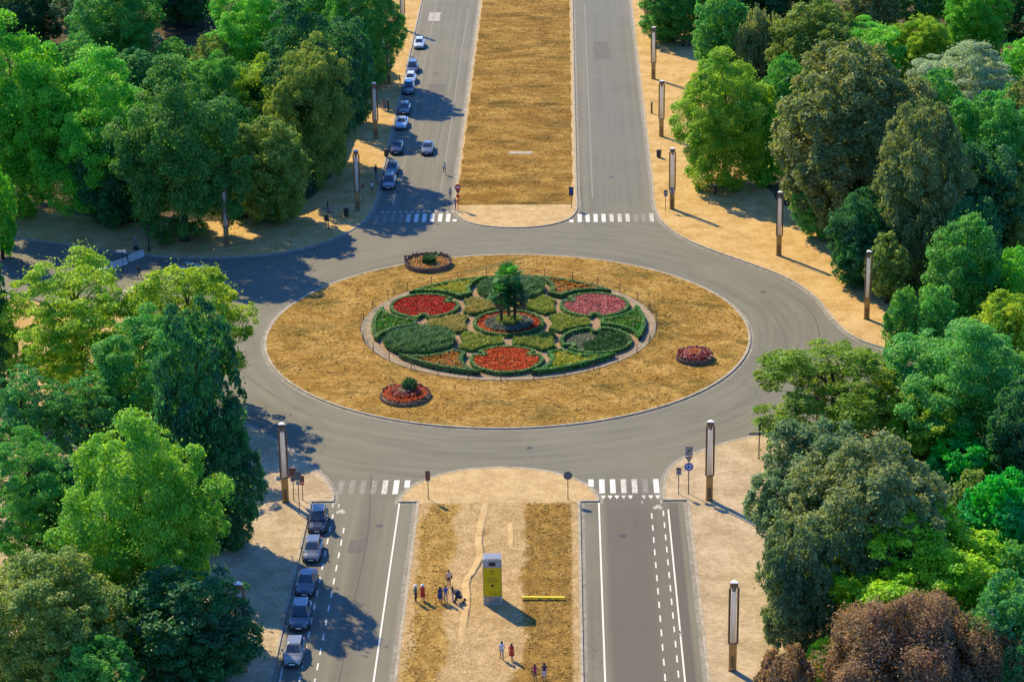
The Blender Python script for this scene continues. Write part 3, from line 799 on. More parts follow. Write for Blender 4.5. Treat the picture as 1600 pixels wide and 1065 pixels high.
for st, r, rz in (('broad', 7.5, 9.5), ('broad', 6.5, 7.5), ('broad', 4.2, 5.0), ('broad', 2.4, 2.8), ('dome', 7.0, 8.0), ('dome', 4.5, 5.6), ('airy', 6.5, 7.5), ('airy', 4.2, 5.0),
                  ('oval', 3.8, 6.2), ('oval', 2.6, 3.4), ('weep', 8.0, 7.2), ('weep', 3.2, 2.8), ('fluffy', 7.2, 6.5), ('fluffy', 3.6, 3.6), ('cone', 2.2, 4.5)):
    proto(st, r, rz, int(r*100+rz*10+len(st)))

BR, YG, MG, OL, DK, TE, CH, BG, VV, LM, CU, SI = ((.15, .52, .035), (.29, .50, .030), (.10, .38, .060), (.20, .33, .060), (.045, .21, .070), (.080, .34, .085),
                                                  (.22, .30, .105), (.14, .25, .11), (.018, .46, .055), (.30, .64, .025), (.27, .19, .10), (.31, .46, .27))
TREES = [
    # x0, y0, x1, y1 of the crown in the photograph, style, leaf colour, label
    # ---- upper left wood
    (-60, 30, 110, 330, 'broad', BR, 'bright green tree at the left edge of the photo, tallest of the upper left wood'),
    (55, 82, 235, 335, 'broad', BR, 'broad bright yellow green tree second from the left edge in the upper left wood'),
    (190, 100, 372, 375, 'broad', (.085, .29, .055), 'large olive green tree standing over the shaded side road'),
    (358, 185, 482, 345, 'dome', OL, 'round olive brown tree at the front corner of the upper left wood'),
    (375, 88, 495, 260, 'broad', YG, 'yellow tipped green tree just behind the round olive one'),
    (405, 0, 560, 262, 'broad', DK, 'dark green tree beside the clipped hedge in the upper left wood'),
    (335, -40, 465, 130, 'broad', BR, 'fresh bright green tree at the top edge left of the dark hedge tree'),
    (515, -60, 617, 130, 'broad', MG, 'tall green tree overhanging the far pavement of the left road'),
    (455, -50, 545, 90, 'broad', MG, 'mid green tree at the top edge between the bright one and the overhanging one'),
    (178, 78, 246, 150, 'broad', TE, 'small blue green tree top behind the broad yellow green tree'),
    (240, 62, 308, 140, 'broad', MG, 'small rounded green tree right of the small blue green tree top'),
    (203, 34, 252, 110, 'cone', SI, 'pale pointed conifer in front of the dark clearing'),
    (303, 58, 362, 150, 'broad', OL, 'small grey green tree at the right of the dark clearing'),
    (-20, -40, 90, 70, 'broad', DK, 'dark tree in the top left corner of the photo'),
    (80, -40, 160, 75, 'airy', BG, 'grey green thin tree at the top edge left of the clearing'),
    (150, -30, 210, 100, 'oval', OL, 'slim olive tree at the top edge beside the pale conifer'),
    (425, 62, 540, 290, 'broad', OL, 'narrow olive tree leaning out over the clipped hedge'),
    (-30, 255, 24, 400, 'broad', BR, 'bright green tree cut off by the left edge above the side road'),
    (325, 150, 400, 320, 'broad', DK, 'dark green tree wedged between the olive tree and the round olive brown one'),
    (110, 200, 210, 350, 'broad', DK, 'dark shaded tree under the bright trees beside the side road'),
    (95, -75, 205, 50, 'broad', DK, 'dark tree top at the top edge left of the dark clearing'),
    (225, -90, 345, 25, 'broad', DK, 'dark tree top at the top edge above the dark clearing'),
    (90, 55, 160, 160, 'broad', MG, 'green tree filling the gap behind the broad yellow green one at the upper left'),
    (290, 80, 400, 260, 'broad', MG, 'mid green tree behind the large olive tree of the upper left wood'),
    (500, 30, 580, 190, 'broad', DK, 'dark tree over the far end of the clipped hedge'),
    # ---- left wood below the side road
    (15, 402, 225, 640, 'airy', YG, 'broad yellow green tree directly below the concrete barriers'),
    (205, 408, 388, 640, 'airy', YG, 'yellow green tree reaching out to the roundabout, right of the one below the barriers'),
    (160, 488, 325, 705, 'broad', MG, 'mid green tree in front of the two yellow green ones'),
    (245, 480, 385, 840, 'broad', DK, 'tall dark tree on the pavement edge nearest the lower left lamp'),
    (296, 640, 396, 850, 'broad', DK, 'dark tree leaning over the near left pavement above the parked cars'),
    (-25, 575, 100, 730, 'airy', TE, 'airy blue green tree at the left edge below the yellow green ones'),
    (85, 580, 195, 740, 'airy', TE, 'thin blue green tree between the airy edge tree and the cone topped tree'),
    (108, 648, 332, 985, 'broad', (.17, .44, .035), 'yellow green tree with a peaked top in the middle of the lower left wood'),
    (-30, 680, 130, 900, 'airy', MG, 'thin dark limbed tree at the left edge above the olive corner tree'),
    (200, 885, 384, 1068, 'broad', DK, 'huge dark green tree beside the parked cars, largest of the lower left wood'),
    (-40, 862, 192, 1100, 'dome', OL, 'olive tree with sunlit top filling the bottom left corner'),
    (95, 1000, 225, 1150, 'broad', MG, 'low green tree at the bottom edge right of the corner tree'),
    (-45, 400, 18, 620, 'broad', DK, 'dark green tree cut off by the left edge beside the yellow green one'),
    (40, 700, 150, 880, 'oval', DK, 'slim dark tree behind the peaked yellow green one'),
    # ---- upper right wood
    (998, -45, 1105, 62, 'broad', MG, 'dark leaved tree overhanging the farthest lamps on the right pavement'),
    (1082, -20, 1165, 115, 'broad', MG, 'green tree at the top edge right of the overhanging one'),
    (1155, 15, 1218, 130, 'weep', CH, 'brownish drooping tree between the far pavement trees and the olive one'),
    (1062, 82, 1205, 290, 'broad', (.21, .42, .03), 'yellow green tree spreading over the right pavement beside the lamps'),
    (1165, 145, 1235, 285, 'fluffy', BR, 'small bright green tree tucked behind the spreading yellow green one'),
    (1205, 2, 1345, 150, 'dome', OL, 'olive domed tree high in the upper right wood'),
    (1275, 32, 1405, 150, 'broad', BR, 'bright yellow green tree behind the great dark dome'),
    (1385, 28, 1485, 130, 'fluffy', YG, 'yellow crowned tree on the right of the bright one'),
    (1215, 70, 1450, 365, 'dome', CH, 'great dark olive domed tree, largest of the upper right wood'),
    (1430, 68, 1582, 215, 'broad', SI, 'pale silvery green tree in the upper right wood'),
    (1365, 163, 1505, 440, 'dome', CH, 'tall domed tree with a brownish top in front of the great dark dome'),
    (1468, 148, 1620, 370, 'dome', MG, 'mid green lumpy tree under the silvery one near the right edge'),
    (1475, -40, 1572, 85, 'broad', BR, 'light green tree at the top edge of the far right wood'),
    (1400, -45, 1480, 55, 'airy', TE, 'blue green tree at the top edge behind the yellow crowned one'),
    (1560, 60, 1640, 160, 'broad', BR, 'bright green tree cut off by the right edge beside the silvery one'),
    (1518, 255, 1630, 400, 'broad', OL, 'olive tree with yellow sprigs cut off by the right edge'),
    (1238, 262, 1325, 365, 'broad', MG, 'low green tree at the foot of the great dark dome'),
    (1355, 370, 1420, 470, 'broad', OL, 'small olive tree behind the last lamp on the right'),
    (1300, 300, 1400, 440, 'broad', DK, 'dark tree in the shade between the two big domes'),
    (1470, 310, 1560, 470, 'broad', DK, 'dark shaded tree behind the egg shaped one'),
    (1330, -50, 1415, 60, 'broad', CH, 'brown green tree at the top edge above the bright ones'),
    (1560, 130, 1650, 290, 'broad', CH, 'dull olive tree at the right edge above the yellow sprigged one'),
    (1090, 90, 1140, 160, 'broad', MG, 'small bushy tree on the right pavement above the spreading tree'),
    (1140, -60, 1260, 40, 'broad', DK, 'dark tree top at the top edge of the upper right wood'),
    (1560, -60, 1680, 60, 'broad', DK, 'dark tree in the top right corner of the photo'),
    (1440, -70, 1530, 40, 'broad', MG, 'mid green tree top at the top edge left of the light green one'),
    (1190, 90, 1270, 230, 'broad', MG, 'mid green tree filling the gap left of the great dark dome'),
    (1420, 110, 1500, 260, 'broad', MG, 'mid green tree between the great dark dome and the silvery tree'),
    (1480, 210, 1600, 400, 'dome', DK, 'dark domed tree in shade right of the tall brown topped one'),
    # ---- right wood beside and below the roundabout
    (1448, 340, 1558, 530, 'oval', MG, 'upright egg shaped green tree at the right of the roundabout'),
    (1540, 392, 1625, 530, 'broad', BR, 'green tree at the right edge beside the egg shaped one'),
    (1382, 455, 1440, 570, 'oval', MG, 'small green tree with a pointed top below the last lamp'),
    (1425, 452, 1490, 575, 'oval', MG, 'pointed green tree touching the egg shaped one'),
    (1525, 460, 1630, 580, 'broad', YG, 'bright yellow green tree at the right edge below the egg shaped one'),
    (1188, 530, 1412, 715, 'airy', (.20, .36, .028), 'wide feathery yellow green tree leaning over the roundabout'),
    (1392, 500, 1610, 720, 'broad', MG, 'large fresh green tree behind the feathery one'),
    (1385, 600, 1530, 740, 'broad', YG, 'olive yellow tree between the feathery one and the large fresh green one'),
    (1180, 658, 1400, 900, 'dome', BG, 'blue grey domed tree over the near right pavement'),
    (1235, 685, 1482, 965, 'dome', CH, 'olive brown domed tree in front of the blue grey dome'),
    (1188, 800, 1300, 1020, 'dome', BG, 'grey green lobed tree at the edge of the near right pavement'),
    (1448, 672, 1552, 770, 'fluffy', VV, 'small vivid emerald tree beside the olive brown dome'),
    (1510, 735, 1640, 890, 'fluffy', VV, 'vivid emerald tree at the right edge'),
    (1285, 795, 1570, 1010, 'fluffy', LM, 'spreading lime green tree behind the copper one'),
    (1480, 742, 1560, 850, 'broad', OL, 'small olive tree between the two emerald ones'),
    (1295, 925, 1540, 1140, 'weep', CU, 'large copper brown drooping tree at the bottom right'),
    (1190, 1015, 1268, 1110, 'weep', CU, 'small copper drooping tree on the pavement at the bottom edge'),
    (1515, 905, 1650, 1110, 'broad', TE, 'green tree filling the bottom right corner'),
    (1545, 600, 1650, 780, 'broad', DK, 'dark shaded tree at the right edge above the emerald one'),
    (1264, 1000, 1305, 1070, 'oval', LM, 'narrow lime green sapling in front of the copper tree'),
    (1540, 850, 1640, 960, 'broad', MG, 'green tree at the right edge between the emerald and the corner tree'),
]
SHADY = [  # woodland just outside the picture, for the light and for other viewpoints
    (-88, 28, 7, 9), (-95, 48, 7, 9), (-76, -18, 6, 8), (-80, -50, 7, 9), (-72, -84, 7, 9), (-84, 0, 6, 8), (78, -60, 7, 9), (84, -30, 7, 9), (-66, 120, 7, 9), (-60, 150, 7, 9), (-45, 185, 7, 9), (-32, 190, 6, 8), (75, 60, 7, 9), (88, 110, 7, 9), (60, 185, 7, 9), (40, 195, 7, 9), (62, -95, 7, 9)]


def place_tree(style, r, rz, zc, x, y, col, label, idx):
    best = min(PROTO[style], key=lambda p: abs(p['r']-r)+.4*abs(p['rz']-rz))
    nm = {'cone': 'conifer', 'weep': 'drooping_tree', 'oval': 'upright_tree', 'dome': 'domed_tree', 'airy': 'feathery_tree'}.get(style, 'leafy_tree')
    t = thing(nm, label, 'tree', (x, y, 0.1), 0, 'trees of the park woodland')
    rot = idx*2.399
    c = bpy.data.objects.new('crown', best['crown']); COL.objects.link(c); c.parent = t
    sx, sz = r/best['r'], rz/best['rz']
    c.location = (0, 0, zc-0.1); c.scale = (sx, sx, sz); c.rotation_euler = (0, 0, rot)
    v = 0.9+0.2*((idx*0.618) % 1); h = 1+0.12*(((idx*0.37) % 1)-.5)
    c.color = (col[0]*v*h, col[1]*v, col[2]*v, 1)
    k = bpy.data.objects.new('trunk', best['trunk']); COL.objects.link(k); k.parent = t
    zl = best['rz']*1.22                                   # trunk mesh reaches this far below the crown centre
    k.location = (0, 0, zc-0.1); k.scale = (sx, sx, max((zc-0.1)/zl, .2)); k.rotation_euler = (0, 0, rot)
    return t


for i, (x0, y0, x1, y1, stl, col, lab) in enumerate(TREES):
    cx, cyy = (x0+x1)/2, (y0+y1)/2
    zc = 6.0
    for _ in range(6):
        p = at(cx, cyy, zc); s = px_per_m(p)
        r = (x1-x0)/2/s*1.08; e = math.atan2(CAM[2]-zc, math.hypot(p[0]-CAM[0], p[1]-CAM[1]))
        hv = (y1-y0)/2/s
        rz = math.sqrt(max(hv*hv-(r*.85*math.sin(e))**2, (0.5*r)**2))/math.cos(e)*1.04
        zc = rz*0.97+0.4
    place_tree(stl, r, rz, zc, p[0], p[1], col, lab, i)
for i, (x, y, r, rz) in enumerate(SHADY):
    place_tree('broad', r, rz, rz*1.08+.5, x, y, DK if i % 2 else MG, 'woodland tree standing outside the picture', i+100)

# ================================================================== LAMPS
Z0 = 0.12


def make_lamp():
    t = thing('lamp_column', '', 'street lamp')
    tri = lambda r, a=math.pi/2: [(r*math.cos(a+2*math.pi*i/3), r*math.sin(a+2*math.pi*i/3)) for i in range(3)]

    def blunt(r, cut=.16):
        o = []; T = tri(r)
        for i in range(3):
            p, q, n = np.array(T[i]), np.array(T[i-1]), np.array(T[(i+1) % 3])
            o += [tuple(p+(q-p)*cut), tuple(p+(n-p)*cut)]
        return o
    k = MB(); k.prism(blunt(.52), 0, .12, MAT['bronze']); k.prism(blunt(.47), .12, 2.60, MAT['gilt']); k.prism(blunt(.49), 2.60, 2.70, MAT['bronze'])
    b = k.build('base', t)
    k = MB(); k.box((0, -.262, .9), (.34, .02, 1.1), MAT['bronze']); k.build('hatch', b)
    for i, (x, y) in enumerate(tri(.42)):
        k = MB(); k.box((x, y, 5.35), (.15, .12, 5.3), MAT['bronze'], rz=math.pi/2+2*math.pi*i/3); k.build('corner_post', t)
    k = MB(); k.lathe([(.03, 2.7), (.225, 2.72), (.23, 5.2), (.22, 7.45), (.16, 7.62)], MAT['tube'], 14); k.build('light_tube', t, smooth=True)
    k = MB(); k.lathe([(.16, 7.62), (.18, 7.66), (.18, 7.95), (.05, 8.0)], MAT['steel'], 12); k.build('socket', t)
    k = MB(); k.prism(blunt(.48), 8.0, 8.45, MAT['bronze']); cp = k.build('cap', t)
    k = MB(); k.prism(blunt(.50), 8.453, 8.50, MAT['white']); P6 = blunt(.46)
    k.add([(p[0], p[1], 8.503) for p in P6]+[(0, 0, 8.56)], [(i, (i+1) % 6, 6) for i in range(6)], MAT['white']); k.build('lid', cp)
    return t


LAMPS = [
    ((-21.3, -47.0), 'tall triangular lamp column beside the paired sign boards at the near left crossing', 0.15),
    ((21.1, -47.0), 'tall triangular lamp column beside the blue roundabout sign at the near right crossing', 0.0),
    ((-21.3, -82.0), 'lamp column at the bottom edge half hidden by the huge dark tree', 0.1),
    ((21.1, -82.1), 'lamp column alone on the near right pavement close to the copper tree', 0.0),
    ((-21.3, 47.2), 'lamp column at the far left crossing next to the small brown sign', 0.2),
    ((21.4, 47.0), 'lamp column at the far right crossing behind two small square signs', 0.0),
    ((-21.3, 82.1), 'lamp column in tree shade beside the parked cars of the far left road', 0.2),
    ((21.3, 81.9), 'lamp column with a slim dark bollard left of it on the far right pavement', 0.0),
    ((-21.3, 113.2), 'dark lamp column half covered by the tree overhanging the far left pavement', 0.2),
    ((21.3, 114.9), 'lamp column third from the crossing on the far right pavement', 0.0),
    ((-21.3, 149.6), 'lamp column at the top edge next to the white car', 0.2),
    ((21.3, 149.8), 'lamp column at the top edge behind the overhanging right tree', 0.0),
    ((34.2, 27.4), 'lamp column on the golden sand of the right bend, nearer the far crossing', 0.1),
    ((42.7, 4.1), 'lamp column standing in front of the egg shaped tree at the right of the roundabout', 0.1),
    ((-37.3, 32.4), 'shaded lamp column at the mouth of the side road on the left', 0.2),
    ((33.4, -33.2), 'lamp column whose white cap alone shows above the feathery tree on the right', 0.1),
]
lamp0 = make_lamp()
for i, ((x, y), lab, rz) in enumerate(LAMPS):
    o = lamp0 if i == 0 else copy_tree(lamp0)
    o.location = (x, y, Z0); o.rotation_euler = (0, 0, rz); o['label'] = lab; o['group'] = 'triangular lamp columns round the roundabout'


# ================================================================== SIGNS
def text_mesh(body, size, mat, extrude=0.004):
    cu = bpy.data.curves.new('lettering', 'FONT'); cu.body = body; cu.size = size; cu.align_x = 'CENTER'; cu.align_y = 'CENTER'; cu.extrude = extrude
    cu.space_line = 0.95
    to = bpy.data.objects.new('lettering', cu); COL.objects.link(to)
    dg = bpy.context.evaluated_depsgraph_get(); dg.update()
    me = bpy.data.meshes.new_from_object(to.evaluated_get(dg)); bpy.data.objects.remove(to, do_unlink=True)
    me.materials.clear(); me.materials.append(mat)
    return me


def text_part(name, body, size, mat, parent, loc):
    o = bpy.data.objects.new(name, text_mesh(body, size, mat)); COL.objects.link(o); o.parent = parent
    o.location = loc; o.rotation_euler = (math.pi/2, 0, 0); return o


def pole(t, h, r=.04, mat=None):
    k = MB(); k.lathe([(r*1.8, 0), (r*1.8, .05), (r, .06), (r, h), (r*.6, h+.02)], mat or MAT['darkpole'], 10); return k.build('pole', t)


def disc_part(name, t, z, r, mat, y=-.06, rim=None):
    k = MB(); k.lathe([(r*.98, -.012), (r, 0), (r, .012), (r*.98, .014)], mat, 28, (0, y, z), 'y')
    if rim: k.lathe([(r*1.05, -.006), (r*1.05, .008)], rim, 28, (0, y, z), 'y')
    return k.build(name, t)


def board_part(name, t, z, wd, h, mat, y=-.06, rim=None, x=0.0):
    k = MB(); k.box((x, y, z), (wd, .03, h), mat)
    if rim:
        k.box((x, y+.002, z+h/2), (wd+.05, .045, .03), rim); k.box((x, y+.002, z-h/2), (wd+.05, .045, .03), rim)
    return k.build(name, t)


# no entry sign facing the camera
t = thing('road_sign', 'red no entry sign with a white bar on the tip of the far median', 'road sign', (-7.65, 47.6, Z0))
pole(t, 3.5, .05, MAT['signred'])
d = disc_part('disc', t, 3.05, .45, MAT['signred'])
k = MB(); k.box((0, -.078, 3.07), (.68, .012, .16), MAT['white']); k.build('white_bar', d)
k = MB(); k.add([(-.34, -.06, 2.62), (.34, -.06, 2.62), (0, -.06, 2.1), (-.34, -.03, 2.62), (.34, -.03, 2.62), (0, -.03, 2.1)], [(0, 2, 1), (3, 4, 5), (0, 1, 4, 3), (1, 2, 5, 4), (2, 0, 3, 5)], MAT['signback']); k.build('triangle_plate', t)
board_part('lower_plate', t, 1.85, .46, .38, MAT['signred'])
# blue sign, other side of the same median tip
t = thing('road_sign', 'tall dark blue sign board on the right corner of the far median', 'road sign', (7.75, 47.7, Z0))
pole(t, 2.9); b = board_part('board', t, 2.35, .62, 1.15, MAT['signnavy'], rim=MAT['darkpole'])
k = MB(); k.box((0, -.08, 2.52), (.13, .012, .45), MAT['signblue']); k.box((.06, -.08, 2.68), (.2, .012, .12), MAT['signblue']); k.build('symbol', b)
# paired square signs at the far right crossing
for j, (x, y, lab, h) in enumerate([(20.5, 46.2, 'small pale square sign left of the lamp at the far right crossing', 2.9), (21.35, 46.35, 'small pale square sign right in front of the lamp at the far right crossing', 3.2)]):
    t = thing('road_sign', lab, 'road sign', (x, y, Z0), 0, 'square signs at the far right crossing')
    pole(t, h); b = board_part('board', t, h-.45, .55, .85, MAT['concrete'], rim=MAT['darkpole'])
    k = MB(); k.box((0, -.08, h-.2), (.42, .012, .24), MAT['signgrey']); k.build('dark_panel', b)
    k = MB(); k.box((0.02, -.08, h-.62), (.18, .012, .22), MAT['signnavy']); k.build('symbol', b)
t = thing('road_sign', 'small brown sign on a thin pole beside the lamp at the far left crossing', 'road sign', (-20.8, 50.5, Z0))
pole(t, 2.7, .035, MAT['wood']); board_part('board', t, 2.4, .42, .62, MAT['signback'])
t = thing('road_sign', 'red sign board on a thin pole under the farthest left lamp', 'road sign', (-20.4, 133.0, Z0))
pole(t, 2.9, .04, MAT['wood']); board_part('board', t, 2.5, .5, .8, MAT['signred'], y=-.06)
# backs of the signs on the near median
t = thing('road_sign', 'brownish red rectangular sign back on the left shoulder of the near median', 'road sign', (-7.0, -46.5, Z0))
pole(t, 3.0); board_part('board', t, 2.6, .48, .95, MAT['signback'], rim=MAT['darkpole']); board_part('lower_plate', t, 2.02, .4, .12, MAT['signgrey'])
t = thing('road_sign', 'round dark sign back on the right shoulder of the near median', 'road sign', (7.0, -46.7, Z0))
pole(t, 2.9); disc_part('disc', t, 2.6, .42, MAT['signgrey'], rim=MAT['darkpole'])
# boards beside the near left lamp
t = thing('road_sign', 'brownish red square sign back nearest the near left lamp', 'road sign', (-20.5, -46.7, Z0), 0, 'sign boards by the near left lamp')
pole(t, 3.5); board_part('board', t, 3.1, .66, .92, MAT['signback']); board_part('lower_plate', t, 2.35, .42, .5, MAT['signgrey'])
t = thing('road_sign', 'dark grey square sign back with a pale lower plate by the near left lamp', 'road sign', (-19.75, -48.7, Z0), 0, 'sign boards by the near left lamp')
pole(t, 3.9); board_part('board', t, 3.6, .66, .95, MAT['signgrey']); board_part('lower_plate', t, 2.85, .42, .4, MAT['concrete'])
t = thing('road_sign', 'low brown striped sign back right behind the grey sign board', 'road sign', (-19.6, -46.6, Z0), 0, 'sign boards by the near left lamp')
pole(t, 2.7); board_part('board', t, 2.3, .45, .75, MAT['signback']); board_part('lower_plate', t, 1.75, .4, .2, MAT['signred'])
# roundabout sign
t = thing('road_sign', 'round blue roundabout sign under a struck out 30 sign at the near right crossing', 'road sign', (19.1, -45.5, Z0))
pole(t, 5.1, .05)
b = board_part('zone_board', t, 4.65, .74, .95, MAT['concrete'], rim=MAT['signgrey'])
text_part('numeral', '30', .42, MAT['ink'], b, (0, -.082, 4.66))
k = MB(); k.box((0, 0, 0), (1.08, .012, .05), MAT['ink']); sl_ = k.build('diagonal_bar', b); sl_.location = (0, -.092, 4.65); sl_.rotation_euler = (0, -R(52), 0)
k = MB()
V = [(-.40, 4.08), (.40, 4.08), (0, 3.42)]; Wn = [(-.24, 3.98), (.24, 3.98), (0, 3.6)]
for PZ, yy, mt in ((V, -.06, MAT['signback']), (Wn, -.074, MAT['concrete'])):
    k.add([(p[0], yy, p[1]) for p in PZ]+[(p[0], yy+.02, p[1]) for p in PZ], [(0, 2, 1), (3, 4, 5), (0, 1, 4, 3), (1, 2, 5, 4), (2, 0, 3, 5)], mt)
k.build('triangle_plate', t)
d = disc_part('disc', t, 2.95, .43, MAT['signblue'], rim=MAT['concrete'])
k = MB()
for i in range(3):
    a0 = R(100+120*i)
    for j in range(6):
        A = a0+R(13*j); B = a0+R(13*(j+1)); k.add([(r_*math.cos(q), -.078, 2.95+r_*math.sin(q)) for r_, q in ((.19, A), (.27, A), (.27, B), (.19, B))], [(0, 1, 2, 3)], MAT['white'])
    B = a0+R(78); C2 = B+R(30)
    k.add([(.14*math.cos(B), -.078, 2.95+.14*math.sin(B)), (.32*math.cos(B), -.078, 2.95+.32*math.sin(B)), (.23*math.cos(C2), -.078, 2.95+.23*math.sin(C2))], [(0, 1, 2)], MAT['white'])
k.build('arrows', d)
t = thing('road_sign', 'small pale sign with a dark top strip left of the blue roundabout sign', 'road sign', (18.1, -45.6, Z0))
pole(t, 2.9); b = board_part('board', t, 2.5, .5, .72, MAT['concrete'], rim=MAT['signgrey'])
k = MB(); k.box((0, -.08, 2.78), (.44, .012, .16), MAT['ink']); k.build('dark_strip', b)
k = MB(); k.box((.05, -.08, 2.42), (.2, .012, .2), MAT['signgrey']); k.build('symbol', b)


# finger posts
def finger_post(x, y, lab, arms, h=3.0, box=False):
    t = thing('finger_post', lab, 'signpost', (x, y, Z0)); pole(t, h+.6, .06)
    k = MB(); k.lathe([(.11, h+.1), (.13, h+.15), (.13, h+.75), (.04, h+.85)], MAT['darkpole'], 10); k.build('finial', t)
    for i, (a, ln, z) in enumerate(arms):
        k = MB(); k.box((ln/2+.06, 0, z), (ln, .05, .26), MAT['signgrey']); k.add([(ln+.06, -.025, z-.13), (ln+.06, -.025, z+.13), (ln+.2, -.025, z), (ln+.06, .025, z-.13), (ln+.06, .025, z+.13), (ln+.2, .025, z)], [(0, 2, 1), (3, 4, 5), (0, 1, 4, 3), (1, 2, 5, 4), (2, 0, 3, 5)], MAT['signgrey'])
        o = k.build('arm', t); o.rotation_euler = (0, 0, R(a))
        k = MB(); k.box((ln/2+.06, -.03, z), (ln*.7, .012, .07), MAT['concrete']); k.build('lettering_strip', o)
    if box:
        k = MB(); k.box((-.28, -.02, 1.5), (.42, .12, .85), MAT['darkpole']); k.build('notice_box', t)


finger_post(-24.6, 39.3, 'dark finger post with four arms on the pavement by the far left crossing', [(10, .7, 2.9), (170, .75, 2.85), (-60, .8, 2.6), (60, .7, 2.6), (-20, .7, 2.4)], 3.0, True)
finger_post(26.8, -37.0, 'dark finger post with long level arms on the near right pavement edge', [(0, 1.2, 2.8), (180, .95, 2.8), (70, .7, 2.6)], 3.1)
# posts and the marker at the mouth of the side road
t = thing('post', 'thick dark post at the kerb behind the concrete barriers', 'post', (-47.2, 30.6, Z0)); pole(t, 3.9, .11); k = MB(); k.lathe([(.16, 0), (.16, .5), (.11, .55)], MAT['darkpole'], 10); k.build('foot', t)
t = thing('post', 'thin dark post standing apart on the pavement of the side road', 'post', (-45.6, 31.6, Z0)); pole(t, 2.6, .06); k = MB(); k.lathe([(.1, 2.55), (.1, 2.75)], MAT['concrete'], 8); k.build('top', t)
t = thing('chevron_marker', 'striped barrier board behind the concrete barriers', 'barrier board', (-49.0, 31.2, Z0), R(-15))
b = board_part('board', t, 1.15, .55, 1.3, MAT['ink'])
k = MB()
for i in range(4): k.add([(-.27, -.082, .62+.34*i), (.0, -.082, .78+.34*i), (.27, -.082, .62+.34*i), (.27, -.082, .76+.34*i), (0, -.082, .92+.34*i), (-.27, -.082, .76+.34*i)], [(0, 1, 4, 5), (1, 2, 3, 4)], MAT['concrete'])
k.build('stripes', b); k = MB(); k.box((0, 0, .2), (.6, .4, .4), MAT['darkpole']); k.build('foot', t)
t = thing('road_sign', 'small pale arrow shaped sign on a thin pole in front of the concrete barriers', 'road sign', (-49.3, 22.9, 0)); pole(t, 3.0)
k = MB(); k.box((-.25, -.05, 2.85), (.75, .04, .22), MAT['white']); k.lathe([(.2, -.02), (.2, .02)], MAT['white'], 16, (.35, -.05, 2.85), 'y'); k.build('board', t)


# concrete barriers across the side road
def make_barrier():
    t = thing('concrete_barrier', '', 'barrier'); L2 = 1.35
    pr = [(-.30, 0), (.30, 0), (.30, .12), (.13, .42), (.09, .85), (-.09, .85), (-.13, .42), (-.30, .12)]; n = 8; k = MB()
    k.add([(-L2, p[0], p[1]) for p in pr]+[(L2, p[0], p[1]) for p in pr], [tuple(range(n)), tuple(range(n, 2*n))[::-1]]+[(i, i+n, (i+1) % n+n, (i+1) % n) for i in range(n)], MAT['barrier'])
    b = k.build('block', t)
    for s in (-1, 1):
        k = MB(); k.tube([(s*.6, 0, .84), (s*.6, 0, .98), (s*.45, 0, .98), (s*.45, 0, .84)], .02, MAT['steel'], 6); k.build('lifting_loop', t)
    return t


bar0 = make_barrier()
for i, (x, y, rz, lab) in enumerate([(-48.5, 28.2, R(58), 'pale concrete barrier nearest the kerb of the side road'), (-50.3, 25.2, R(52), 'pale concrete barrier in the middle of the row across the side road'), (-52.2, 22.4, R(50), 'pale concrete barrier farthest from the kerb, half behind the yellow green tree')]):
    o = bar0 if i == 0 else copy_tree(bar0)
    o.location = (x, y, 0); o.rotation_euler = (0, 0, rz); o['label'] = lab; o['group'] = 'concrete barriers across the side road'
t = thing('switch_cabinet', 'white box cabinet peeping over the yellow green tree at the barriers', 'cabinet', (-51.2, 19.9, 0)); k = MB(); k.box((0, 0, .7), (1.2, .7, 1.4), MAT['white']); k.build('body', t); k = MB(); k.box((0, 0, 1.45), (1.35, .85, .1), MAT['white']); k.build('lid', t)


# bins and bollards
def make_bin():
    t = thing('litter_bin', '', 'bin'); k = MB(); k.lathe([(.25, .06), (.30, .1), (.33, .95), (.30, .98)], MAT['binmat'], 14); k.build('drum', t, smooth=False)
    k = MB(); k.lathe([(.35, .96), (.36, 1.02), (.30, 1.12), (.05, 1.16)], MAT['darkpole'], 14); k.build('lid', t)
    k = MB(); k.box((.38, 0, .6), (.06, .06, 1.2), MAT['darkpole']); k.build('post', t); return t


bin0 = make_bin()
for i, (x, y, lab) in enumerate([(-22.7, 44.7, 'dark litter bin between the finger post and the far left lamp'), (20.5, 71.0, 'litter bin on golden sand by the kerb of the far right road'), (27.0, 135.6, 'litter bin under the trees at the far end of the right pavement'), (43.6, 20.3, 'litter bin in the tree shade behind the last right lamp'), (-19.1, 72.5, 'dark bin at the kerb between two parked cars of the far left road')]):
    o = bin0 if i == 0 else copy_tree(bin0); o.location = (x, y, Z0); o['label'] = lab; o['group'] = 'litter bins along the pavements'


def make_bollard():
    t = thing('bollard', '', 'bollard'); k = MB(); k.lathe([(.13, 0), (.13, 1.75), (.11, 1.8)], MAT['darkpole'], 10); k.build('shaft', t)
    k = MB(); k.lathe([(.135, 1.8), (.14, 1.86), (.1, 1.98), (.02, 2.0)], MAT['tube'], 10); k.build('cap', t); return t


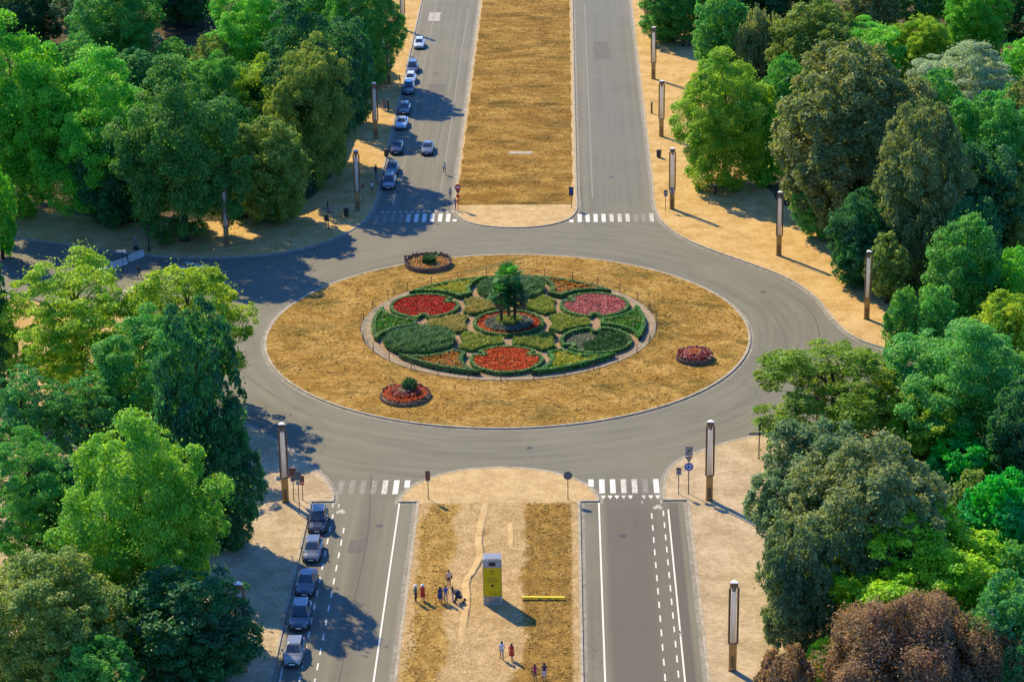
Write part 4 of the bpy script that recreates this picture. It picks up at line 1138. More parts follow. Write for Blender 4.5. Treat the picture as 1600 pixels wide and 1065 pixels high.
bol0 = make_bollard()
for i, (x, y, lab, sc) in enumerate([(20.3, 94.4, 'slim dark bollard left of a lamp on the far right pavement', 1.0), (-20.4, 97.1, 'pale topped bollard beside the couple on the far left pavement', .95), (27.6, 53.2, 'stout stone bollard at the edge of the tree shade by the far right crossing', .75), (28.7, 53.4, 'thin brown post beside the stone bollard', 1.0), (28.1, 135.5, 'short post beside the farthest litter bin', .6)]):
    o = bol0 if i == 0 else copy_tree(bol0); o.location = (x, y, Z0); o['label'] = lab; o['group'] = 'bollards along the pavements'
    o.scale = (1.5 if i == 2 else (.5 if i == 3 else 1), 1.5 if i == 2 else (.5 if i == 3 else 1), sc)

# ================================================================== KIOSK AND BEAM
t = thing('advert_column', 'tall yellow box column with black lettering on the near median', 'advert column', (0.05, -69.0, Z0), R(1.0))
k = MB(); k.box((0, 0, .42), (1.70, 1.30, .84), MAT['concrete']); k.build('plinth', t)
k = MB(); k.box((0, 0, 2.30), (1.66, 1.26, 2.92), MAT['yellow']); p_ = k.build('panel', t)
k = MB(); k.box((0, 0, 4.12), (1.70, 1.30, .72), MAT['concrete']); h_ = k.build('head', t)
k = MB(); k.box((0, -.66, 4.12), (.62, .03, .36), MAT['ink']); k.build('screen', h_)
k = MB(); k.box((0, 0, 4.53), (1.74, 1.34, .10), MAT['concrete']); k.box((0, 0, 4.60), (1.5, 1.1, .05), MAT['steel']); k.build('roof', t)
for x in (-.845, .845): k = MB(); k.box((x, -.64, 2.3), (.035, .02, 2.9), MAT['steel']); k.build('edge_trim', p_)
k = MB(); k.box((0, -.662, .45), (1.3, .02, .55), MAT['steel']); k.build('service_hatch', t)
text_part('lettering', 'Get your\nFree panorama\naudio tour', .215, MAT['ink'], p_, (0, -.634, 2.52))
k = MB(); pt = [(-.19, 3.36), (-.19, 3.20), (0, 3.05), (.19, 3.20), (.19, 3.36), (.10, 3.42), (0, 3.36), (-.10, 3.42), (-.19, 3.36)]
k.tube([(a, -.636, b) for a, b in pt], .022, MAT['ink'], 6); k.build('outline_symbol', p_)
k = MB(); k.add([(a*.15, -.637, 1.95+b*.15) for a, b in ((-.9, .5), (-.8, -.6), (0, -1), (.8, -.6), (.9, .4), (.5, 1), (.1, .6), (-.5, .75))], [tuple(range(8))], MAT['ink']); k.build('solid_symbol', p_)
k = MB(); k.box((0, -.635, 1.1), (.75, .008, .035), MAT['ink']); k.build('small_line', p_)
t = thing('low_beam', 'bright yellow beam lying low across the grass right of the yellow column', 'beam', (4.65, -68.65, Z0), R(-1.5))
k = MB(); k.box((0, 0, .22), (3.95, .22, .16), MAT['yellowbar']); k.build('beam', t)
for x in (-.2, .65): k = MB(); k.box((x, 0, .07), (.12, .18, .14), MAT['concrete']); k.build('foot', t)


# ================================================================== CARS
def make_car(style):
    P = dict(hatch=dict(L=4.1, W=1.78, H=1.48, nose=.95, tail=.12, belt=.98), suv=dict(L=4.4, W=1.84, H=1.66, nose=1.05, tail=.10, belt=1.08), saloon=dict(L=4.55, W=1.80, H=1.43, nose=1.12, tail=.85, belt=.95))[style]
    L, W, H, bl = P['L'], P['W'], P['H'], P['belt']; h = W/2; f = -L/2; e = L/2; zs = bl/.98
    t = thing('parked_car', '', 'car')
    st = [(f, .70, .50), (f+.06, .80, .62), (f+.30, .90, .74), (f+.7, .97, .82), (f+P['nose'], 1.0, .93), (f+P['nose']+.35, 1.0, bl), (0.1, .995, bl), (e-1.0, 1.0, bl), (e-.45, .97, bl*(1.0 if P['tail'] < .5 else .99)), (e-.12, .90, bl*.97), (e, .80, .80)]
    V = []; k = MB()
    for y, wf, zt in st:
        hw = h*wf
        half = [(hw*.86, .24), (hw*.97, .36), (hw, .58*zt+.1), (hw*.975, zt-.09), (hw*.87, zt), (hw*.45, zt+.035)]
        V += [(-a, y, b) for a, b in half]+[(a, y, b) for a, b in half[::-1]]
    m = 12; F = []
    for i in range(len(st)-1):
        for j in range(m): a, b = i*m+j, i*m+(j+1) % m; F.append((a, a+m, b+m, b))
    F += [tuple(range(m)), tuple(range((len(st)-1)*m, len(st)*m))[::-1]]
    k.add(V, F, MAT['car']); body = k.build('body', t, smooth=False)
    # cabin
    y0, y1 = f+P['nose']+.1, e-(.12 if P['tail'] < .5 else .55); r0, r1 = y0+.78, y1-(.42 if P['tail'] < .5 else .75)
    hb, hr = h*.84, h*.66
    B = [(-hb*.93, y0), (-hb, y0+.7), (-hb, y1-.6), (-hb*.9, y1), (hb*.9, y1), (hb, y1-.6), (hb, y0+.7), (hb*.93, y0)]
    T = [(-hr*.9, r0), (-hr, r0+.45), (-hr, r1-.35), (-hr*.92, r1), (hr*.92, r1), (hr, r1-.35), (hr, r0+.45), (hr*.9, r0)]
    zb = bl-.02; zt = [H-.06, H-.012, H-.015, H-.07, H-.07, H-.015, H-.012, H-.06]
    k = MB(); k.add([(p[0], p[1], zb) for p in B]+[(p[0], p[1], z) for p, z in zip(T, zt)], [(i, i+8, (i+1) % 8+8, (i+1) % 8) for i in range(8)], MAT['car']); k.build('pillars', t)
    k = MB(); n = 8; V = [(p[0], p[1], z) for p, z in zip(T, zt)]+[(p[0]*.72, p[1]+(.12 if p[1] < 0.2 else -.12), H+.01) for p in T]
    k.add(V, [(i, i+8, (i+1) % 8+8, (i+1) % 8) for i in range(8)]+[(8, 15, 14, 9), (9, 14, 13, 10), (10, 13, 12, 11)], MAT['car']); rf = k.build('roof', t)
    if style != 'saloon':
        for s in (-1, 1): k = MB(); k.box((s*hr*.92, (r0+r1)/2, H+.03), (.05, (r1-r0)*.8, .04), MAT['rim']); k.build('roof_rail', rf)
    k = MB(); k.tube([(0, r1-.25, H), (0, r1-.1, H+.16)], .012, MAT['black'], 5); k.build('aerial', rf)

    def pane(name, a, b, c, d, mx=.07, my=.08, off=.012):
        a, b, c, d = [np.array(q, float) for q in (a, b, c, d)]       # bottom-left, bottom-right, top-right, top-left seen from outside
        bi = lambda u, v: (a*(1-u)+b*u)*(1-v)+(d*(1-u)+c*u)*v
        n_ = np.cross(b-a, d-a); n_ /= np.linalg.norm(n_)
        Q = [bi(mx, my)+n_*off, bi(1-mx, my)+n_*off, bi(1-mx, 1-my)+n_*off, bi(mx, 1-my)+n_*off]
        kk = MB(); kk.add([tuple(q) for q in Q]+[tuple(q-n_*.03) for q in Q], [(0, 1, 2, 3), (0, 4, 5, 1), (1, 5, 6, 2), (2, 6, 7, 3), (3, 7, 4, 0)], MAT['glass']); return kk.build(name, t)
    b3 = lambda i: (B[i][0], B[i][1], zb); t3 = lambda i: (T[i][0], T[i][1], zt[i])
    pane('windscreen', b3(0), b3(7), t3(7), t3(0), .05, .06)
    pane('rear_window', b3(4), b3(3), t3(3), t3(4), .07, .1)
    for (i, j) in ((1, 2), (6, 5)):
        mb_ = [(np.array(b3(i))+np.array(b3(j)))/2, (np.array(t3(i))+np.array(t3(j)))/2]
        if i == 1:
            pane('side_window', mb_[0], b3(1), t3(1), mb_[1], .05, .1); pane('side_window', b3(2), mb_[0], mb_[1], t3(2), .05, .1)
        else:
            pane('side_window', b3(6), mb_[0], mb_[1], t3(6), .05, .1); pane('side_window', mb_[0], b3(5), t3(5), mb_[1], .05, .1)
    for s in (-1, 1):
        for y in (f+.80, e-.78):
            R_ = .32 if style != 'suv' else .35
            k = MB(); k.lathe([(R_*.62, -.1), (R_*.92, -.105), (R_, -.07), (R_, .07), (R_*.92, .105), (R_*.62, .1)], MAT['rubber'], 20, (0, 0, 0), 'x'); wo = k.build('wheel', t); wo.location = (s*(h-.10), y, R_+.005)
            k = MB(); k.lathe([(R_*.63, .0), (R_*.60, .09*s), (R_*.2, .075*s), (.03, .1*s)], MAT['rim'], 14, (0, 0, 0), 'x'); k.build('rim', wo)
        k = MB(); k.add([(s*h*.40, f+.03, .58), (s*h*.72, f+.10, .60), (s*h*.86, f+.42, .74), (s*h*.80, f+.44, .79), (s*h*.45, f+.12, .70), (s*h*.5, f+.4, .55)], [(0, 1, 2, 3, 4), (0, 5, 1), (1, 5, 2), (2, 5, 3), (3, 5, 4), (4, 5, 0)] if s > 0 else [(4, 3, 2, 1, 0), (1, 5, 0), (2, 5, 1), (3, 5, 2), (4, 5, 3), (0, 5, 4)], MAT['lamp_glass'])
        k.build('headlight', t)
        k = MB(); k.box((s*h*.74, e-.06, .78), (.24, .12, .26), MAT['redglass']); k.build('tail_light', t)
        k = MB(); k.box((s*(h*.97+.10), y0+.45, bl+.06), (.22, .12, .15), MAT['car'], taper=.8); k.build('mirror', t)
    k = MB(); k.box((0, f+.005, .36), (h*1.15, .10, .2), MAT['black']); k.box((0, f+.035, .565), (h*.72, .10, .09), MAT['black']); k.build('grille', t)
    k = MB(); k.box((0, f-.055, .45), (.52, .02, .12), MAT['white']); k.build('number_plate', t)
    k = MB(); k.box((0, e+.02, .62), (.52, .03, .12), MAT['white']); k.build('number_plate', t)
    k = MB(); k.box((-.28, y0+.02, bl+.02), (.5, .02, .02), MAT['black'], rz=.1); k.box((.3, y0+.02, bl+.02), (.5, .02, .02), MAT['black'], rz=.1); k.build('wiper', t)
    return t


PROTOCAR = {}
SLV, DRK, BLK, LBL, GRY, WHT, CHA = (.30, .32, .31), (.045, .055, .075), (.016, .02, .028), (.40, .50, .58), (.13, .145, .155), (.72, .72, .70), (.07, .085, .10)
CARS = [  # front bumper y, x, kind, colour, label
    (-81.4, -17.15, 'hatch', (.20, .22, .215), 'silver small car nearest the camera in the near left row'),
    (-74.7, -17.25, 'suv', CHA, 'charcoal people carrier second from the bottom in the near left row'),
    (-68.1, -17.35, 'saloon', DRK, 'dark blue saloon in the middle of the near left row'),
    (-60.9, -17.45, 'hatch', GRY, 'grey hatchback with pale bonnet, second from the top in the near left row'),
    (-54.6, -17.5, 'suv', BLK, 'black car at the top of the near left row beside the bicycle marking'),
    (56.4, -17.75, 'suv', GRY, 'grey car nearest the far left crossing with sun on its bonnet'),
    (63.0, -17.75, 'hatch', CHA, 'charcoal car second from the far left crossing'),
    (73.4, -17.75, 'saloon', BLK, 'black car in tree shade behind a gap in the far left row'),
    (86.4, -17.8, 'saloon', LBL, 'pale blue car half in the sun in the far left row'),
    (94.6, -17.85, 'hatch', GRY, 'grey car just behind the pale blue one'),
    (106.5, -17.9, 'suv', GRY, 'grey car at the front of the three bunched cars'),
    (112.6, -17.95, 'hatch', WHT, 'white car in the middle of the three bunched cars'),
    (119.2, -18.0, 'suv', CHA, 'dark car at the back of the three bunched cars'),
    (135.5, -17.75, 'hatch', WHT, 'white car parked alone below the farthest left lamp'),
    (72.9, -13.2, 'saloon', GRY, 'grey car driving down the middle of the far left road'),
]
for i, (y, x, kd, col, lab) in enumerate(CARS):
    if kd not in PROTOCAR: o = PROTOCAR[kd] = make_car(kd)
    else: o = copy_tree(PROTOCAR[kd])
    ln = dict(hatch=4.1, suv=4.4, saloon=4.55)[kd]
    o.location = (x, y+ln/2, 0.004); o.rotation_euler = (0, 0, R(0.8*math.sin(i*2.1))); o['label'] = lab
    o['group'] = 'cars parked along the kerb' if i < 14 else 'cars on the road'
    paint_tree(o, col)
    if i == 14: o.name = 'moving_car'

# ================================================================== PEOPLE
HAIRS = dict(dark=(.03, .02, .015), brown=(.10, .055, .03), fair=(.36, .24, .11), grey=(.35, .34, .33))


def person(label, x, y, face=0.0, top=(.5, .5, .5), legs=(.05, .05, .07), shoes=(.03, .03, .03), pose='stand', shorts=False, sleeves='short', dress=None, hair='dark', long_hair=False, hat=None, h=1.72, bag=None, seed=0, z=Z0):
    rs = random.Random(seed*31+5); S = h/1.72
    J = dict(pel=(0, 0, .95), wai=(0, .01, 1.10), che=(0, .01, 1.32), nec=(0, .005, 1.49), hea=(0, -.015, 1.60), cro=(0, -.01, 1.67))
    RAD = dict(pel=(.155, .115), wai=(.135, .10), che=(.165, .115), nec=(.058, .058), hea=(.082, .098), cro=(.062, .075))
    st = rs.uniform(-.04, .04)
    for s, n in ((-1, 'l'), (1, 'r')):
        fw = {'walk': s*.22, 'stand': s*st}.get(pose, s*st*.5)
        J['hip'+n] = (s*.085, 0, .90); J['kne'+n] = (s*.095, -.02-max(fw, 0)*.6-min(fw, 0)*.3, .49); J['ank'+n] = (s*.10, .02-fw*1.1, .085+(.05 if pose == 'walk' and fw < 0 else 0)); J['toe'+n] = (s*.12, -.13-fw*1.1, .035)
        RAD['hip'+n] = (.092, .095); RAD['kne'+n] = (.058, .062); RAD['ank'+n] = (.040, .045); RAD['toe'+n] = (.038, .028)
        J['sho'+n] = (s*.175, .01, 1.42); RAD['sho'+n] = (.058, .058)
        up = pose == 'phone' or (pose == 'point' and s > 0)
        if up: J['elb'+n] = (s*.245, -.08, 1.18); J['wri'+n] = (s*.11, -.30, 1.38); J['han'+n] = (s*.07, -.35, 1.45)
        elif pose == 'push': J['elb'+n] = (s*.22, -.02, 1.17); J['wri'+n] = (s*.18, -.26, 1.06); J['han'+n] = (s*.17, -.34, 1.05)
        elif pose == 'walk': J['elb'+n] = (s*.23, .06+s*.06, 1.16); J['wri'+n] = (s*.23, -.04+s*.16, .93); J['han'+n] = (s*.225, -.08+s*.19, .86)
        else: J['elb'+n] = (s*.235, .03, 1.15); J['wri'+n] = (s*.245, -.05, .91); J['han'+n] = (s*.24, -.075, .835)
        RAD['elb'+n] = (.040, .042); RAD['wri'+n] = (.028, .030); RAD['han'+n] = (.040, .022)
    ED = [('pel', 'wai'), ('wai', 'che'), ('che', 'nec'), ('nec', 'hea'), ('hea', 'cro')]
    for n in 'lr': ED += [('pel', 'hip'+n), ('hip'+n, 'kne'+n), ('kne'+n, 'ank'+n), ('ank'+n, 'toe'+n), ('che', 'sho'+n), ('sho'+n, 'elb'+n), ('elb'+n, 'wri'+n), ('wri'+n, 'han'+n)]
    names = list(J); me = bpy.data.meshes.new('body_cage')
    me.from_pydata([J[n] for n in names], [(names.index(a), names.index(b)) for a, b in ED], [])
    tmp = bpy.data.objects.new('body_cage', me); COL.objects.link(tmp)
    md = tmp.modifiers.new('skin', 'SKIN')
    if not me.skin_vertices: me.skin_vertices.new()
    for i, n in enumerate(names):
        v = me.skin_vertices[0].data[i]; v.radius = RAD[n]; v.use_root = (n == 'pel')
    sb = tmp.modifiers.new('sub', 'SUBSURF'); sb.levels = 1; sb.render_levels = 1
    dg = bpy.context.evaluated_depsgraph_get(); dg.update()
    bm_ = bpy.data.meshes.new_from_object(tmp.evaluated_get(dg)); bpy.data.objects.remove(tmp, do_unlink=True)
    co = np.zeros(len(bm_.vertices)*3); bm_.vertices.foreach_get('co', co); co = co.reshape(-1, 3)
    A = np.array([J[a] for a, b in ED]); B = np.array([J[b] for a, b in ED])
    mats = [MAT['skin'], cloth(top), cloth(legs), cloth(shoes)]

    def zone(c):
        t_ = np.clip(((c-A)*(B-A)).sum(1)/((B-A)**2).sum(1), 0, 1); d = np.linalg.norm(A+(B-A)*t_[:, None]-c, axis=1); i = int(d.argmin()); a, b = ED[i]; q = t_[i]
        if a == 'nec' or a == 'hea' or (b == 'nec' and q > .8): return 0
        if a in ('wai', 'pel') and b in ('wai', 'che') or b == 'nec' or b[:3] == 'sho': return 1 if c[2] > .99 else 2
        if a[:3] == 'sho': return 1 if (sleeves == 'long' or q < .62) and sleeves != 'none' else 0
        if a[:3] == 'elb': return 1 if sleeves == 'long' else 0
        if a[:3] == 'wri': return 0
        if a[:3] == 'hip' or b[:3] == 'hip': return 2 if not dress or True else 0
        if a[:3] == 'kne': return 0 if shorts else 2
        return 3
    mi = [zone(np.mean([co[v] for v in p.vertices], axis=0)) for p in bm_.polygons]
    if dress: mi = [0 if m == 2 else m for m in mi]
    mb = MB()
    for m_i, m in enumerate(mats):
        mb.m(m)
    mb.v = [co]; mb.n = len(co); mb.f = [list(p.vertices) for p in bm_.polygons]; mb.mi = mi
    bpy.data.meshes.remove(bm_)
    # fingers and thumb, rooted in the palm; nose, eyes, ears and mouth
    for s, n in ((-1, 'l'), (1, 'r')):
        w_, q = np.array(J['wri'+n]), np.array(J['han'+n]); d = (q-w_)/np.linalg.norm(q-w_); sd_ = np.array((0, 1.0, 0)) if abs(d[1]) < .8 else np.array((s*1.0, 0, 0))
        sd_ -= d*(sd_ @ d); sd_ /= np.linalg.norm(sd_); cu = np.cross(sd_, d)*(-s if abs(d[1]) < .8 else 1)
        for j, ln in enumerate((.062, .076, .083, .074)):
            b0 = q+sd_*(j-1.5)*-.018+d*.01; mb.tube([b0, b0+d*ln*.55+cu*.006, b0+d*ln+cu*.022], [.0095, .0085, .006], MAT['skin'], 5)
        b0 = w_+d*.035-sd_*.028; mb.tube([b0, b0-sd_*.028+d*.03, b0-sd_*.032+d*.062+cu*.01], [.012, .010, .007], MAT['skin'], 5)
        mb.box((s*.080, .0, 1.615), (.018, .045, .06), MAT['skin'], taper=.8)
        mb.box((s*.030, -.105, 1.632), (.022, .012, .012), cloth((.03, .02, .02)))
    mb.add([(-.014, -.098, 1.585), (.014, -.098, 1.585), (0, -.132, 1.588), (0, -.104, 1.635)], [(0, 1, 2), (0, 2, 3), (1, 3, 2), (0, 3, 1)], MAT['skin'])
    mb.box((0, -.103, 1.558), (.042, .012, .010), cloth((.30, .08, .07)))
    root = thing('person', label, 'person', (x, y, z), face)
    root.scale = (S, S, S)
    mb.build('body', root, smooth=True)
    hc = cloth(HAIRS[hair], 'hair'); k = MB(); V = []; F = []; nn = 14
    rings = [(1.535 if not long_hair else 1.36, .095), (1.58, .104), (1.64, .110), (1.69, .095), (1.725, .055), (1.735, .01)]
    for zz, rr in rings:
        for j in range(nn):
            a = 2*math.pi*j/nn; yy = math.sin(a)*rr*1.12+.012; xx = math.cos(a)*rr
            if zz < 1.66 and yy < -.02: yy = -.02+ (yy+.02)*.05; 
            V.append((xx, yy, zz))
    for i in range(len(rings)-1):
        for j in range(nn): a, b = i*nn+j, i*nn+(j+1) % nn; F.append((a, b, b+nn, a+nn))
    F.append(tuple(range(len(V)-nn, len(V)))); k.add(V, F, hc); k.build('hair', root, smooth=True)
    if hat is not None:
        k = MB(); k.lathe([(.20, 1.665), (.205, 1.672), (.118, 1.685), (.112, 1.74), (.085, 1.785), (.01, 1.80)], cloth(hat, 'hat'), 16, (0, -.005, 0)); k.build('hat', root, smooth=True)
    if dress is not None:
        k = MB(); mt = cloth(dress, 'dress'); pr = [(.265, .50), (.235, .72), (.195, .95), (.165, 1.10), (.20, 1.28), (.19, 1.40), (.10, 1.455)]; V = []; n = 16; F = []
        for i, (r_, zz) in enumerate(pr):
            for j in range(n):
                a = 2*math.pi*j/n; w_ = 1+(.06*math.sin(a*5+seed) if i < 2 else 0); V.append((r_*w_*math.cos(a), r_*w_*.78*math.sin(a)+.005, zz))
        for i in range(len(pr)-1):
            for j in range(n): a, b = i*n+j, i*n+(j+1) % n; F.append((a, b, b+n, a+n))
        k.add(V, F, mt); k.build('dress', root, smooth=True)
    if bag is not None:
        k = MB(); k.box((.27, .05, .98), (.12, .26, .26), cloth(bag, 'bag'), taper=.85); k.tube([(.26, .05, 1.1), (.19, .06, 1.44), (.0, .13, 1.42)], .014, cloth(bag, 'bag'), 5); k.build('shoulder_bag', root)
    return root


RED, TEAL, NAVY, BLUE, WHITE_, KHAKI, JEAN, MAG, BLACKC, GREYC = (.52, .035, .02), (.03, .20, .15), (.018, .028, .07), (.03, .09, .36), (.72, .72, .72), (.42, .34, .22), (.10, .15, .26), (.42, .02, .11), (.015, .015, .02), (.30, .31, .34)
LSH = 'people on the near median'
person('person in a teal shirt, white cap and dark trousers on the near median', -7.02, -69.05, R(60), TEAL, BLACKC, hat=WHITE_, seed=1)
person('person in a red dress and white hat holding up a phone on the near median', -6.38, -68.85, R(190), RED, shorts=True, dress=RED, hat=WHITE_, pose='phone', seed=2, h=1.66)
person('person in a dark blue dress at the left of the small group by the pushchair', -4.78, -69.15, R(200), NAVY, shorts=True, dress=(.03, .05, .14), pose='stand', long_hair=True, seed=3, h=1.63)
person('person in a broad blue shirt and beige shorts in the pushchair group', -4.25, -69.2, R(170), BLUE, KHAKI, shorts=True, seed=4, h=1.78, hair='brown')
person('person in a navy top and pale jeans with hands on the pushchair', -3.62, -69.1, R(100), NAVY, GREYC, pose='push', long_hair=True, hair='brown', seed=5, h=1.62)
person('person in a white top and black trousers with shoulder bag behind the pushchair group', -4.1, -66.0, R(20), (.60, .50, .46), BLACKC, bag=(.03, .015, .015), pose='point', seed=6, h=1.72)
person('person in a pale shirt and grey shorts striding below the yellow column', 1.12, -80.0, R(185), (.55, .55, .68), GREYC, shorts=True, pose='walk', seed=7, h=1.78)
person('person with long hair in a loose red dress walking below the yellow column', 1.98, -80.2, R(160), RED, shorts=True, dress=(.50, .05, .02), long_hair=True, pose='walk', seed=8, h=1.68, hair='brown')
person('person in a magenta top at the bottom edge of the near median', 4.05, -83.9, R(175), MAG, (.10, .05, .05), shorts=True, long_hair=True, hair='brown', bag=(.05, .01, .02), seed=9, h=1.66, dress=None, pose='stand')
person('person in a navy shirt and pale shorts at the bottom edge of the near median', 4.85, -83.9, R(180), NAVY, (.50, .45, .55), shorts=True, seed=10, h=1.76)
person('person in dark clothes, left of two in the tree shade of the far left pavement', -25.7, 102.4, R(40), BLACKC, BLACKC, sleeves='long', seed=11, h=1.85)
person('person in dark clothes, right of two in the tree shade of the far left pavement', -25.0, 103.2, R(-30), NAVY, BLACKC, seed=12)
person('person in a grey shirt, left one of the couple on the far left pavement', -21.3, 97.4, R(10), GREYC, KHAKI, shorts=True, seed=13)
person('person in a brown shirt, right one of the couple on the far left pavement', -20.95, 97.1, R(30), (.22, .16, .12), JEAN, seed=14, h=1.66, long_hair=True)
person('person in black with long hair on the shaded kerb beside the charcoal car', -19.9, 62.6, R(30), BLACKC, BLACKC, sleeves='long', long_hair=True, seed=15, h=1.75)
person('person in grey just behind the one in the white shirt on the far left pavement', -19.6, 59.5, R(180), (.20, .23, .27), (.25, .27, .3), pose='walk', seed=16)
person('person in a white shirt and brown shorts at the kerb of the far left pavement', -19.9, 54.9, R(190), WHITE_, (.22, .10, .06), shorts=True, pose='walk', seed=17)
person('person in a white shirt walking on the asphalt of the far left road', -10.2, 63.8, R(200), WHITE_, (.14, .13, .10), pose='walk', seed=18)
person('person in pale clothes at the kerb just above the no entry sign', -8.9, 52.2, R(160), (.45, .42, .42), (.24, .22, .22), seed=19, z=0.0)
person('person in a blue top right beside the foot of the no entry sign', -8.02, 47.1, R(140), (.14, .16, .34), (.06, .05, .08), seed=20, pose='walk')
person('person in dark clothes standing at the kerb beside the three bunched cars', -19.5, 112.2, R(90), BLACKC, NAVY, sleeves='long', seed=21)
person('person in dark clothes crossing the shaded side road', -46.9, 20.7, R(60), BLACKC, BLACKC, sleeves='long', pose='walk', seed=22, z=0.01)
person('person in black on the pavement at the bottom edge below the huge dark tree', -23.4, -83.4, R(150), BLACKC, BLACKC, sleeves='long', seed=23)
# pushchair
t = thing('pushchair', 'dark folding pushchair with a hood beside the group on the near median', 'pushchair', (-3.0, -69.0, Z0), R(80))
k = MB(); k.box((0, .05, .50), (.42, .55, .16), cloth((.03, .035, .05))); k.box((0, .30, .70), (.42, .12, .45), cloth((.03, .035, .05)), taper=.9); k.build('seat', t)
k = MB(); k.lathe([(.03, .35), (.2, .32), (.30, .18), (.32, 0)], cloth((.02, .03, .06)), 14, (0, .22, .80)); k.build('hood', t, smooth=True)
k = MB()
for s in (-1, 1): k.tube([(s*.24, -.42, .14), (s*.24, .1, .55), (s*.24, .52, 1.02)], .016, MAT['black'], 6); k.tube([(s*.24, .40, .14), (s*.24, .02, .5)], .016, MAT['black'], 6)
k.tube([(-.24, .52, 1.02), (.24, .52, 1.02)], .02, MAT['black'], 6); k.build('frame', t)
for sx, sy in ((-1, -.42), (1, -.42), (-1, .40), (1, .40)):
    k = MB(); k.lathe([(.09, -.025), (.13, -.02), (.13, .02), (.09, .025)], MAT['rubber'], 14, (sx*.26, sy, .135), 'x'); k.build('wheel', t)

# ================================================================== FLOWER GARDEN
GC = np.array((0.1, 2.5)); GR = 17.5; LD = 11.9; LR_ = 4.25; CR = 4.25
struct('garden_path', MB().prism(circle(GC, GR, 120), 0.10, 0.15, MAT['flag'], False))
k = MB(); flat_strip(k, circle(GC, GR-.1, 120), -.10, .08, .160, MAT['gutter'], True); struct('path_edging', k)
struct('garden_gravel', MB().sheet(circle(GC, 16.4, 120), 0.157, MAT['gravel']))
ZG = 0.157


def hedge_mb(line, wd, h, closed=True, leaf=.13, dens=95, z=ZG):
    mb = MB(); A = [np.array(p[:2]) for p in line]; n = len(A)
    ribbon(mb, [tuple(p) for p in A], -wd/2+.05, wd/2-.05, z, z+h-.06, MAT['hedge_core'], closed)
    L = offset(A, wd/2, closed); Q = offset(A, -wd/2, closed); C = []; N_ = []
    for i in range(n if closed else n-1):
        j = (i+1) % n; sl_ = float(np.linalg.norm(A[j]-A[i]))
        if sl_ < 1e-4: continue
        m = max(1, int(sl_*wd*dens)); u, v = rng.random((m, 1)), rng.random((m, 1))
        a = (L[i]*(1-u)+L[j]*u)*(1-v)+(Q[i]*(1-u)+Q[j]*u)*v
        C.append(np.concatenate([a, np.full((m, 1), z+h)+rng.normal(size=(m, 1))*.025], 1)); N_.append(np.tile((0, 0, 1.0), (m, 1)))
        t_ = (A[j]-A[i])/sl_; nr = np.array((-t_[1], t_[0]))
        for E_, s in ((L, 1), (Q, -1)):
            m = max(1, int(sl_*h*dens*.8)); u = rng.random((m, 1)); a = E_[i]*(1-u)+E_[j]*u+nr*s*rng.normal(size=(m, 1))*.02
            C.append(np.concatenate([a, z+h*rng.random((m, 1))], 1)); N_.append(np.tile((nr[0]*s, nr[1]*s, .25), (m, 1)))
    C = np.concatenate(C); N_ = np.concatenate(N_)+rng.normal(size=(len(C), 3))*.35
    mb.quads(leaf_quads(C, N_, leaf, .8), MAT['hedge']); return mb


MAT['hedge_core'] = plain('hedge_core', (.012, .03, .010), .9, 0, .2, 4)
PET = dict(
    red=mat_mix_petals('red_flowers', [((.62, .025, .012), 5), ((.42, .012, .012), 3), ((.70, .07, .03), 2), ((.16, .008, .012), 1), ((.05, .09, .02), .8)]),
    orange=mat_mix_petals('orange_red_flowers', [((.74, .11, .018), 5), ((.56, .045, .014), 3), ((.68, .20, .035), 2), ((.07, .12, .025), 1)]),
    pink=mat_mix_petals('pink_flowers', [((.66, .19, .17), 5), ((.72, .36, .30), 3), ((.46, .05, .06), 3), ((.06, .09, .03), 1.3)]),
    marigold=mat_mix_petals('marigold_flowers', [((.72, .30, .035), 5), ((.66, .18, .025), 3), ((.60, .40, .06), 2), ((.14, .14, .03), 2)]),
    grass=mat_mix_petals('tufted_grass', [((.36, .44, .06), 5), ((.50, .50, .11), 3), ((.18, .30, .04), 3), ((.55, .45, .14), 1)]),
    straw=mat_mix_petals('straw_grass', [((.50, .42, .11), 5), ((.60, .48, .17), 3), ((.32, .36, .07), 3)]),
    yellow=mat_mix_petals('yellow_grass', [((.60, .54, .06), 5), ((.40, .48, .06), 4), ((.70, .62, .15), 2), ((.18, .30, .04), 2)]),
    lavender=mat_mix_petals('dark_grass', [((.13, .28, .085), 5), ((.19, .34, .11), 3), ((.08, .18, .06), 3), ((.28, .36, .15), 1)]),
    silver=mat_mix_petals('silver_leaves', [((.17, .23, .16), 4), ((.10, .15, .10), 3), ((.27, .32, .22), 1)]),
    mixed=mat_mix_petals('mixed_herbs', [((.06, .32, .03), 4), ((.12, .38, .03), 3), ((.32, .38, .05), 1.5), ((.42, .34, .17), 2), ((.06, .15, .04), 2.5)]),
    herbs=mat_mix_petals('green_herbs', [((.05, .16, .035), 4), ((.08, .22, .05), 3), ((.04, .10, .04), 3), ((.16, .2, .09), 1)]),
    wine=mat_mix_petals('wine_leaves', [((.24, .03, .04), 4), ((.46, .06, .05), 3), ((.10, .02, .03), 2), ((.62, .32, .28), 1.8), ((.45, .30, .06), 1)]),
    cream=mat_mix_petals('cream_flowers', [((.60, .50, .36), 4), ((.45, .36, .22), 3), ((.2, .22, .1), 2)]),
)


